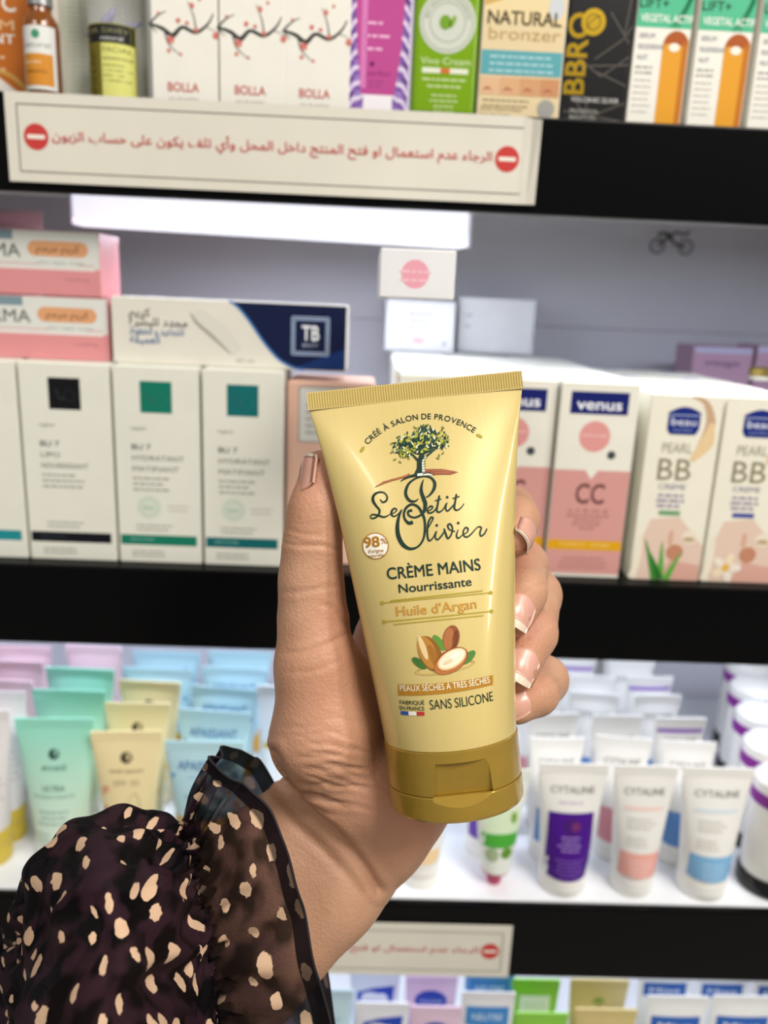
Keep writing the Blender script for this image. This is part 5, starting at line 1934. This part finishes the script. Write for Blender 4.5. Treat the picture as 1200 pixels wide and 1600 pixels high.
crease([(424, 1176), (446, 1222), (480, 1262), (520, 1298), (560, 1342), (592, 1390)], 6.5, 1.25, False)
crease([(405, 1222), (450, 1278), (500, 1324), (545, 1372), (570, 1405)], 6, 0.35)
crease([(425, 1160), (450, 1204), (490, 1240), (540, 1268)], 7, 0.5)
crease([(438, 846), (470, 852), (505, 853), (532, 860)], 3.2, 0.42)
crease([(448, 826), (470, 834), (500, 836)], 3.0, 0.22)
crease([(441, 838), (462, 842), (480, 846)], 2.6, 0.25)
crease([(434, 925), (470, 925), (505, 918), (533, 915)], 4, 0.22)
crease([(500, 945), (520, 950), (548, 985), (556, 1020)], 4, 0.35)
crease([(440, 1020), (480, 1018), (520, 1002), (550, 985)], 4, 0.28)
crease([(445, 1050), (490, 1048), (535, 1030)], 4, 0.2)
rr = random.Random(21)
for k in range(26):
    y = 1120 + k * 5.6 + rr.uniform(-4, 4)
    x0 = rr.uniform(440, 520)
    L = rr.uniform(40, 95)
    sl = rr.uniform(-0.05, 0.35)
    amp = 0.12 + 0.28 * min(1, max(0, (y - 1120) / 100))
    crease([(x0, y), (x0 + L * .35, y + sl * L * .25 + rr.uniform(-3, 3)), (x0 + L * .7, y + sl * L * .75 + rr.uniform(-3, 3)), (x0 + L, y + sl * L)], rr.uniform(2.6, 4.2), amp)
crease([(838, 892), (850, 888), (858, 890)], 3, 0.2)
crease([(818, 918), (838, 915), (852, 912)], 3, 0.18)
crease([(836, 985), (855, 975), (872, 968)], 3, 0.18)
crease([(845, 1072), (862, 1068), (880, 1062)], 3, 0.18)
co = co + nr * disp[:, None]
me.vertices.foreach_set('co', to_local(co).ravel())
# blood flush of fingertips and heel of the hand (pigment, stored per vertex)
fl_ = np.zeros(nV)
for (a, b, rad, s_) in ((480, 740, 70, .5), (815, 985, 40, .9), (812, 1070, 35, .9), (806, 860, 35, .7), (640, 1270, 70, .7), (510, 1110, 110, .3), (565, 960, 60, .6)):
    fl_ += s_ * np.exp(-((pxs - a) ** 2 + (pys - b) ** 2) / rad ** 2)
at_ = me.attributes.new('flush', 'FLOAT', 'POINT')
at_.data.foreach_set('value', np.clip(fl_, 0, 1).astype(np.float32))
me.polygons.foreach_set('use_smooth', [True] * len(me.polygons))


def skin():
    m = bpy.data.materials.new('skin')
    m.use_nodes = True
    nt = m.node_tree
    p = nt.nodes['Principled BSDF']
    tc = nt.nodes.new('ShaderNodeTexCoord')
    at = nt.nodes.new('ShaderNodeAttribute')
    at.attribute_name = 'flush'
    nz = nt.nodes.new('ShaderNodeTexNoise')
    nz.inputs['Scale'].default_value = 90
    nz.inputs['Detail'].default_value = 4
    rp = nt.nodes.new('ShaderNodeValToRGB')
    rp.color_ramp.elements[0].position = 0.3
    rp.color_ramp.elements[1].position = 0.72
    rp.color_ramp.elements[0].color = lin('#b4876a') + (1,)
    rp.color_ramp.elements[1].color = lin('#c3977a') + (1,)
    mx = nt.nodes.new('ShaderNodeMixRGB')
    mx.inputs['Color2'].default_value = lin('#bb7860') + (1,)
    mu = nt.nodes.new('ShaderNodeMath')
    mu.operation = 'MULTIPLY'
    mu.inputs[1].default_value = 0.75
    vo = nt.nodes.new('ShaderNodeTexVoronoi')
    vo.inputs['Scale'].default_value = 1100
    n2 = nt.nodes.new('ShaderNodeTexNoise')
    n2.inputs['Scale'].default_value = 420
    n2.inputs['Detail'].default_value = 5
    ad = nt.nodes.new('ShaderNodeMath')
    ad.operation = 'ADD'
    bp = nt.nodes.new('ShaderNodeBump')
    bp.inputs['Strength'].default_value = 0.28
    bp.inputs['Distance'].default_value = 0.0004
    l = nt.links.new
    l(tc.outputs['Object'], nz.inputs['Vector'])
    l(tc.outputs['Object'], vo.inputs['Vector'])
    l(tc.outputs['Object'], n2.inputs['Vector'])
    l(nz.outputs['Fac'], rp.inputs['Fac'])
    l(at.outputs['Fac'], mu.inputs[0])
    l(mu.outputs[0], mx.inputs['Fac'])
    l(rp.outputs['Color'], mx.inputs['Color1'])
    l(mx.outputs[0], p.inputs['Base Color'])
    l(vo.outputs['Distance'], ad.inputs[0])
    l(n2.outputs['Fac'], ad.inputs[1])
    l(ad.outputs[0], bp.inputs['Height'])
    l(bp.outputs[0], p.inputs['Normal'])
    p.inputs['Roughness'].default_value = 0.5
    p.inputs['Specular IOR Level'].default_value = 0.35
    p.inputs['Subsurface Weight'].default_value = 0.22
    p.inputs['Subsurface Radius'].default_value = (0.0035, 0.0014, 0.0008)
    p.inputs['Subsurface Scale'].default_value = 1.0
    return m


hand = bpy.data.objects.new('hand_and_forearm', me)
me.materials.clear()
me.materials.append(skin())
COL.objects.link(hand)
hand.parent = person


# ------------------------------------------------------------------ finger nails
def sdf1(q):
    return float(hand_sdf(np.array(q, np.float32)[None, :])[0])


def grad(q):
    e = 0.25
    g = np.array([sdf1(q + np.eye(3)[i] * e) - sdf1(q - np.eye(3)[i] * e) for i in range(3)])
    return g / np.linalg.norm(g)


def march(px, py):
    d = np.array([(px - 600) / FPX, (py - 800) / FPX, 1.0])
    d /= np.linalg.norm(d)
    t_ = 180.0
    for _ in range(120):
        s_ = sdf1(d * t_)
        if s_ < 0.02 or t_ > 320:
            break
        t_ += s_ * 0.9
    return d * t_


NAIL = mat('#cf9d8b', 0.3, var=0.05, coat=0.15, key='nail_pink', scale=300, sss=0.1)
NTIP = mat('#ddc9b4', 0.3, var=0.02, coat=0.15, key='nail_tip_cream')


def nail(label, centre, along, half_w, length, tip_len, tilt=(0, 0, 0)):
    """centre: camera mm on the skin; along: camera direction towards the finger tip."""
    n0 = grad(centre) + np.array(tilt)
    n0 /= np.linalg.norm(n0)
    u = np.array(along, float)
    u -= n0 * (u @ n0)
    u /= np.linalg.norm(u)
    v = np.cross(n0, u)
    NU, NVV = 12, 10

    def settle(ab, lift):
        a, b = ab[:, :1], ab[:, 1:]
        base = centre + u * a + v * b - n0 * (b * b / (2 * half_w * 1.15))
        aa = np.minimum(a, length * 0.5)
        s_ = base + u * (aa - a)
        for _ in range(5):
            g_ = np.stack([hand_sdf((s_ + np.eye(3)[i] * .25).astype(np.float32)) - hand_sdf((s_ - np.eye(3)[i] * .25).astype(np.float32)) for i in range(3)], 1)
            g_ /= np.linalg.norm(g_, axis=1, keepdims=True) + 1e-9
            s_ = s_ - g_ * hand_sdf(s_.astype(np.float32))[:, None] * 0.9
        s_ = s_ + u * (a - aa)
        return 0.5 * (s_ + base) + n0 * lift

    def patch(a0, a1, name, material, parent, lift0, lift1, rnd):
        Fn = []
        AB = []
        for side in (0,):
            for i in range(NU + 1):
                a = a0 + (a1 - a0) * i / NU
                for j in range(NVV + 1):
                    b = half_w * (-1 + 2 * j / NVV)
                    aa = a
                    if rnd == 'root':
                        aa = a + (a1 - a) * (b / half_w) ** 2 * 0.28 * (1 - i / NU)
                    else:
                        aa = a - (a - a0) * (b / half_w) ** 2 * 0.35 * (i / NU)
                    AB.append((aa, b))
        AB = np.array(AB)
        mid_ = settle(AB, 0.0)
        Vn = np.concatenate([mid_ + n0 * lift0, mid_ + n0 * lift1])
        k = NVV + 1
        tot_ = (NU + 1) * k
        for i in range(NU):
            for j in range(NVV):
                q = (i * k + j, i * k + j + 1, (i + 1) * k + j + 1, (i + 1) * k + j)
                Fn.append(tuple(tot_ + z_ for z_ in q))
                Fn.append(tuple(reversed(q)))
        for i in range(NU):
            for j, sgn in ((0, 1), (NVV, -1)):
                q = (i * k + j, (i + 1) * k + j, tot_ + (i + 1) * k + j, tot_ + i * k + j)
                Fn.append(q if sgn > 0 else tuple(reversed(q)))
        for j in range(NVV):
            for i in (0, NU):
                Fn.append((i * k + j, i * k + j + 1, tot_ + i * k + j + 1, tot_ + i * k + j))
        Vn = to_local(np.array(Vn))
        return mesh_obj(name, Vn, Fn, material, parent, smooth=True)
    o = patch(-length * 0.5, length * 0.5, 'fingernail', NAIL, hand, -0.6, 0.16, 'root')
    patch(length * 0.5, length * 0.5 + tip_len, 'nail_free_edge', NTIP, o, -0.3, 0.17, 'tip')
    return o


nail('thumb', march(472, 740), (0.0, -1, 0.05), 5.0, 10.5, 1.0, tilt=(-0.8, 0, 0.25))
nail('index', march(832, 832), (-0.25, 0.45, -0.85), 4.6, 8.5, 1.2, tilt=(0.35, -0.1, 0))
nail('middle', march(817, 948), (-0.5, 0.85, -0.15), 4.7, 8.2, 2.2, tilt=(0.1, 0.1, -0.5))
nail('ring', march(822, 1034), (-0.5, 0.85, -0.15), 4.7, 8.2, 2.2, tilt=(0.1, 0.1, -0.5))
nail('little', march(811, 1099), (-0.85, 0.45, -0.2), 3.8, 7.2, 1.2, tilt=(0, 0, -0.3))
# ================================================================== the sleeve
NP = 220


def loop_closed(pts):
    """closed smooth loop through (px, py, dz) control points -> NP camera points"""
    A_ = np.array(pts, float)
    n = len(A_)
    out = []
    for k in range(NP):
        s_ = k / NP * n
        i = int(s_)
        t_ = s_ - i
        p0, p1, p2, p3 = A_[(i - 1) % n], A_[i % n], A_[(i + 1) % n], A_[(i + 2) % n]
        out.append(0.5 * ((2 * p1) + (-p0 + p2) * t_ + (2 * p0 - 5 * p1 + 4 * p2 - p3) * t_ * t_ + (-p0 + 3 * p1 - 3 * p2 + p3) * t_ ** 3))
    return np.array([C3(*q) for q in out])


def loop_ellipse(A_, B_, dz, dep, bulge=0.0):
    """top pixel A, bottom pixel B, centre depth, half depth; front half bows sideways by bulge px"""
    out = []
    for k in range(16):
        a = 2 * math.pi * k / 16
        c, s_ = math.cos(a), math.sin(a)
        x = (A_[0] + B_[0]) / 2 + (A_[0] - B_[0]) / 2 * c + bulge * s_
        y = (A_[1] + B_[1]) / 2 + (A_[1] - B_[1]) / 2 * c
        out.append((x, y, dz - dep * s_))
    return loop_closed(out)


HEM = [(333, 1188, 14), (352, 1212, 2), (398, 1238, -7), (440, 1308, -11), (468, 1400, -10), (490, 1500, -8), (512, 1580, -2), (530, 1660, 14), (524, 1610, 46), (508, 1500, 56), (480, 1370, 58), (446, 1262, 56), (408, 1192, 48), (376, 1173, 38), (346, 1172, 24)]
GAT = [(286, 1306, 14), (294, 1318, 4), (304, 1350, -3), (316, 1405, -6), (324, 1465, -6), (331, 1530, -5), (340, 1600, -2), (356, 1690, 14), (352, 1620, 40), (340, 1510, 47), (328, 1430, 48), (316, 1372, 46), (306, 1338, 42), (296, 1316, 34), (288, 1305, 25)]
hem, gat = loop_closed(HEM), loop_closed(GAT)
PUFF = [((268, 1296), (322, 1740), 14, 30, 6), ((240, 1277), (290, 1780), 12, 40, 8), ((205, 1268), (255, 1815), 10, 48, 10), ((160, 1268), (215, 1850), 8, 54, 10), ((118, 1280), (175, 1880), 8, 56, 8), ((84, 1306), (135, 1905), 8, 54, 4), ((56, 1345), (95, 1925), 9, 50, 0), ((36, 1398), (60, 1940), 12, 44, 0), ((26, 1455), (30, 1950), 20, 40, 0), ((16, 1470), (0, 1950), 42, 36, 0), ((-40, 1450), (-60, 1950), 60, 40, 0), ((-140, 1440), (-160, 1960), 75, 50, 0)]
loops = []
kinds = []
NC = 34
for i in range(NC + 1):                      # cuff frill, hem -> gathering
    s_ = i / NC
    L_ = hem * (1 - s_) + gat * s_
    # belly of the frill
    ctr = L_.mean(0)
    L_ = ctr + (L_ - ctr) * (1 + 0.05 * math.sin(math.pi * s_))
    loops.append(L_)
    kinds.append(-(1 - s_) * 30)              # mm before the gathering
prev = [gat] + [loop_ellipse(*q) for q in PUFF]
cum = 0.0
NSUB = 9
for a in range(len(prev) - 1):
    p0, p1, p2, p3 = prev[max(a - 1, 0)], prev[a], prev[a + 1], prev[min(a + 2, len(prev) - 1)]
    for k in range(1, NSUB + 1):
        t_ = k / NSUB
        loops.append(0.5 * ((2 * p1) + (-p0 + p2) * t_ + (2 * p0 - 5 * p1 + 4 * p2 - p3) * t_ * t_ + (-p0 + 3 * p1 - 3 * p2 + p3) * t_ ** 3))
        cum += np.linalg.norm((p2 - p1), axis=1).mean() / NSUB
        kinds.append(cum)
G = np.array(loops)                           # rows x NP x 3
rows = len(G)
kinds = np.array(kinds)
# outward normals
ctr = G.mean(1, keepdims=True)
tu = np.gradient(G, axis=0)
tv = np.roll(G, -1, 1) - np.roll(G, 1, 1)
N_ = np.cross(tu, tv)
N_ /= np.linalg.norm(N_, axis=2, keepdims=True) + 1e-9
sgn = np.sign(np.einsum('ijk,ijk->ij', N_, G - ctr).sum())
N_ *= sgn
ph = np.arange(NP) / NP * 2 * math.pi
rng = np.random.RandomState(4)
D_ = np.zeros((rows, NP))
for i in range(rows):
    s_ = kinds[i]
    g = math.exp(-(s_ / 5.5) ** 2)
    # shirring at the elastic
    D_[i] += g * (1.5 * np.sin(58 * ph + 0.5 * math.sin(s_)) + 1.1 * np.sin(37 * ph + 1.7 + s_ * .12) + 1.0 * math.sin(s_ * 1.25) * np.sin(23 * ph + .4))
    if s_ < 0:
        w_ = min(1, -s_ / 30)
        D_[i] += w_ * (1.3 * np.sin(9 * ph + .8) + .8 * np.sin(15 * ph + 2.2)) + 1.2 * math.exp(-((s_ + 13) / 9) ** 2) * np.sin(19 * ph + 1)
    else:
        dec = math.exp(-s_ / 42)
        D_[i] += min(1, s_ / 8) * dec * (2.4 * np.sin(14 * ph + .3 + .02 * s_) + 1.6 * np.sin(23 * ph + 1.1 - .03 * s_) + 0.9 * np.sin(35 * ph + 2))
        D_[i] += min(1, s_ / 25) * (1.6 * np.sin(5 * ph + s_ * .09) + 1.1 * np.sin(9 * ph - s_ * .13 + 1) + .7 * np.sin(s_ * .35 + 4 * ph))
G = G + N_ * D_[..., None]
Vs = G.reshape(-1, 3)
Fs = []
for i in range(rows - 1):
    for k in range(NP):
        a, b = i * NP + k, i * NP + (k + 1) % NP
        Fs.append((a, b, b + NP, a + NP))


def chiffon():
    m = bpy.data.materials.new('spotted_chiffon')
    m.use_nodes = True
    nt = m.node_tree
    p = nt.nodes['Principled BSDF']
    l = nt.links.new
    N = nt.nodes.new
    uv = N('ShaderNodeUVMap')
    uv.uv_map = 'cloth'

    def noise(scale, det=3, vec=None):
        q = N('ShaderNodeTexNoise')
        q.inputs['Scale'].default_value = scale
        q.inputs['Detail'].default_value = det
        l(vec or uv.outputs[0], q.inputs['Vector'])
        return q

    def ramp(src, a, b, ca=(0, 0, 0, 1), cb=(1, 1, 1, 1)):
        q = N('ShaderNodeValToRGB')
        q.color_ramp.elements[0].position = a
        q.color_ramp.elements[1].position = b
        q.color_ramp.elements[0].color = ca
        q.color_ramp.elements[1].color = cb
        l(src, q.inputs['Fac'])
        return q
    # brush-like spots: voronoi cells stretched across the cloth with ragged edges
    wob = noise(0.45, 4)
    wmix = N('ShaderNodeVectorMath')
    wmix.operation = 'MULTIPLY_ADD'
    wmix.inputs[1].default_value = (2.2, 2.2, 0)
    l(wob.outputs['Color'], wmix.inputs[0])
    l(uv.outputs[0], wmix.inputs[2])
    mp = N('ShaderNodeMapping')
    mp.inputs['Rotation'].default_value = (0, 0, 0.35)
    mp.inputs['Scale'].default_value = (0.122, 0.078, 1)
    l(wmix.outputs[0], mp.inputs['Vector'])
    vo = N('ShaderNodeTexVoronoi')
    vo.voronoi_dimensions = '2D'
    vo.inputs['Scale'].default_value = 1.0
    vo.inputs['Randomness'].default_value = 0.85
    l(mp.outputs[0], vo.inputs['Vector'])
    sz = N('ShaderNodeSeparateColor')
    l(vo.outputs['Color'], sz.inputs[0])
    thr = N('ShaderNodeMath')
    thr.operation = 'MULTIPLY_ADD'
    thr.inputs[1].default_value = 0.17
    thr.inputs[2].default_value = 0.11
    l(sz.outputs[0], thr.inputs[0])
    le = N('ShaderNodeMath')
    le.operation = 'SUBTRACT'
    l(thr.outputs[0], le.inputs[0])
    l(vo.outputs['Distance'], le.inputs[1])
    spot = ramp(le.outputs[0], 0.0, 0.02)
    # ground: plum brown with black blotches
    bl = noise(0.11, 1.5)
    ground = ramp(bl.outputs['Fac'], 0.44, 0.56, lin('#0a0709') + (1,), lin('#2c1a22') + (1,))
    db = N('ShaderNodeAttribute')
    db.attribute_name = 'doubled'
    dk = N('ShaderNodeMixRGB')
    dk.inputs['Color2'].default_value = lin('#0b070b') + (1,)
    dm = N('ShaderNodeMath')
    dm.operation = 'MULTIPLY'
    dm.inputs[1].default_value = 0.85
    l(db.outputs['Fac'], dm.inputs[0])
    mx = N('ShaderNodeMixRGB')
    mx.inputs['Color2'].default_value = lin('#d3b193') + (1,)
    l(spot.outputs[0], mx.inputs['Fac'])
    l(ground.outputs[0], mx.inputs['Color1'])
    l(mx.outputs[0], dk.inputs['Color1'])
    l(dm.outputs[0], dk.inputs['Fac'])
    l(dk.outputs[0], p.inputs['Base Color'])
    p.inputs['Roughness'].default_value = 0.75
    p.inputs['Specular IOR Level'].default_value = 0.06
    p.inputs['Sheen Weight'].default_value = 0.0
    # sheerness: thread density, hem doubled
    at = N('ShaderNodeAttribute')
    at.attribute_name = 'thread_cover'
    al = ramp(bl.outputs['Fac'], 0.42, 0.6, (0.92, 0.92, 0.92, 1), (0.70, 0.70, 0.70, 1))
    m1 = N('ShaderNodeMath')
    m1.operation = 'MAXIMUM'
    l(al.outputs[0], m1.inputs[0])
    l(at.outputs['Fac'], m1.inputs[1])
    m2 = N('ShaderNodeMath')
    m2.operation = 'MAXIMUM'
    sp2 = N('ShaderNodeMath')
    sp2.operation = 'MULTIPLY'
    sp2.inputs[1].default_value = 0.93
    l(spot.outputs[0], sp2.inputs[0])
    l(m1.outputs[0], m2.inputs[0])
    l(sp2.outputs[0], m2.inputs[1])
    l(m2.outputs[0], p.inputs['Alpha'])
    wv2 = N('ShaderNodeTexNoise')
    wv2.inputs['Scale'].default_value = 4.0
    wv2.inputs['Detail'].default_value = 3
    l(uv.outputs[0], wv2.inputs['Vector'])
    bp = N('ShaderNodeBump')
    bp.inputs['Strength'].default_value = 0.2
    bp.inputs['Distance'].default_value = 0.0005
    l(wv2.outputs['Fac'], bp.inputs['Height'])
    l(bp.outputs[0], p.inputs['Normal'])
    return m


CHIF = chiffon()


def cloth_part(name, r0, r1, parent):
    sub = Vs.reshape(rows, NP, 3)[r0:r1 + 1].reshape(-1, 3)
    nr_ = r1 - r0 + 1
    Fq = [(i * NP + k, i * NP + (k + 1) % NP, (i + 1) * NP + (k + 1) % NP, (i + 1) * NP + k) for i in range(nr_ - 1) for k in range(NP)]
    o = mesh_obj(name, to_local(sub), Fq, CHIF, parent, smooth=True)
    me_ = o.data
    uvl = me_.uv_layers.new(name='cloth')
    # cloth coordinates in mm: along the sleeve, and round it (unstretched width)
    gi = Vs.reshape(rows, NP, 3)
    per = np.linalg.norm(np.diff(np.concatenate([gi, gi[:, :1]], 1), axis=1), axis=2).sum(1)
    wid = np.where(kinds < 0, 330.0, np.clip(330 + kinds * 1.0, 330, 420))
    uvs = []
    for i in range(nr_ - 1):
        for k in range(NP):
            for (ii, kk) in ((i, k), (i, k + 1), (i + 1, k + 1), (i + 1, k)):
                uvs += [kinds[r0 + ii] * 1.0, (kk / NP - 0.25) * (210.0 + 90.0 * min(max(kinds[r0 + ii], 0) / 40, 1))]
    uvl.data.foreach_set('uv', np.array(uvs, np.float32))
    den = np.zeros((nr_, NP), np.float32)
    for i in range(nr_):
        s_ = kinds[r0 + i]
        if s_ < -25.5:
            den[i] = 0.985
        den[i] = np.maximum(den[i], 0.96 * math.exp(-(s_ / 7.0) ** 2))
        if s_ > 4:
            den[i] = np.maximum(den[i], 0.93)
    dbl = np.zeros((nr_, NP), np.float32)
    for i in range(nr_):
        s_ = kinds[r0 + i]
        dbl[i] = 1.0 if s_ < -25.5 else math.exp(-(s_ / 3.5) ** 2)
    b_ = me_.attributes.new('doubled', 'FLOAT', 'POINT')
    b_.data.foreach_set('value', dbl.ravel())
    a_ = me_.attributes.new('thread_cover', 'FLOAT', 'POINT')
    a_.data.foreach_set('value', den.ravel())
    return o


sleeve = cloth_part('sleeve', NC + 1, rows - 1, person)
cuff = cloth_part('cuff_frill', 0, NC + 1, sleeve)
# rolled hem along the frill
hemline = G[0]
nh = 8
Vh, Fh = [], []
for k in range(NP):
    t_ = hemline[(k + 1) % NP] - hemline[k - 1]
    t_ /= np.linalg.norm(t_)
    a = np.cross(t_, [0.3, 0.2, 0.93])
    a /= np.linalg.norm(a)
    b = np.cross(t_, a)
    for q in range(nh):
        an = 2 * math.pi * q / nh
        Vh.append(hemline[k] + (a * math.cos(an) + b * math.sin(an)) * 0.35)
for k in range(NP):
    for q in range(nh):
        Fh.append((k * nh + q, k * nh + (q + 1) % nh, ((k + 1) % NP) * nh + (q + 1) % nh, ((k + 1) % NP) * nh + q))
mesh_obj('rolled_hem', to_local(np.array(Vh)), Fh, mat('#17101a', 0.8, var=0.15, scale=400, key='hem_thread'), sleeve, smooth=True)
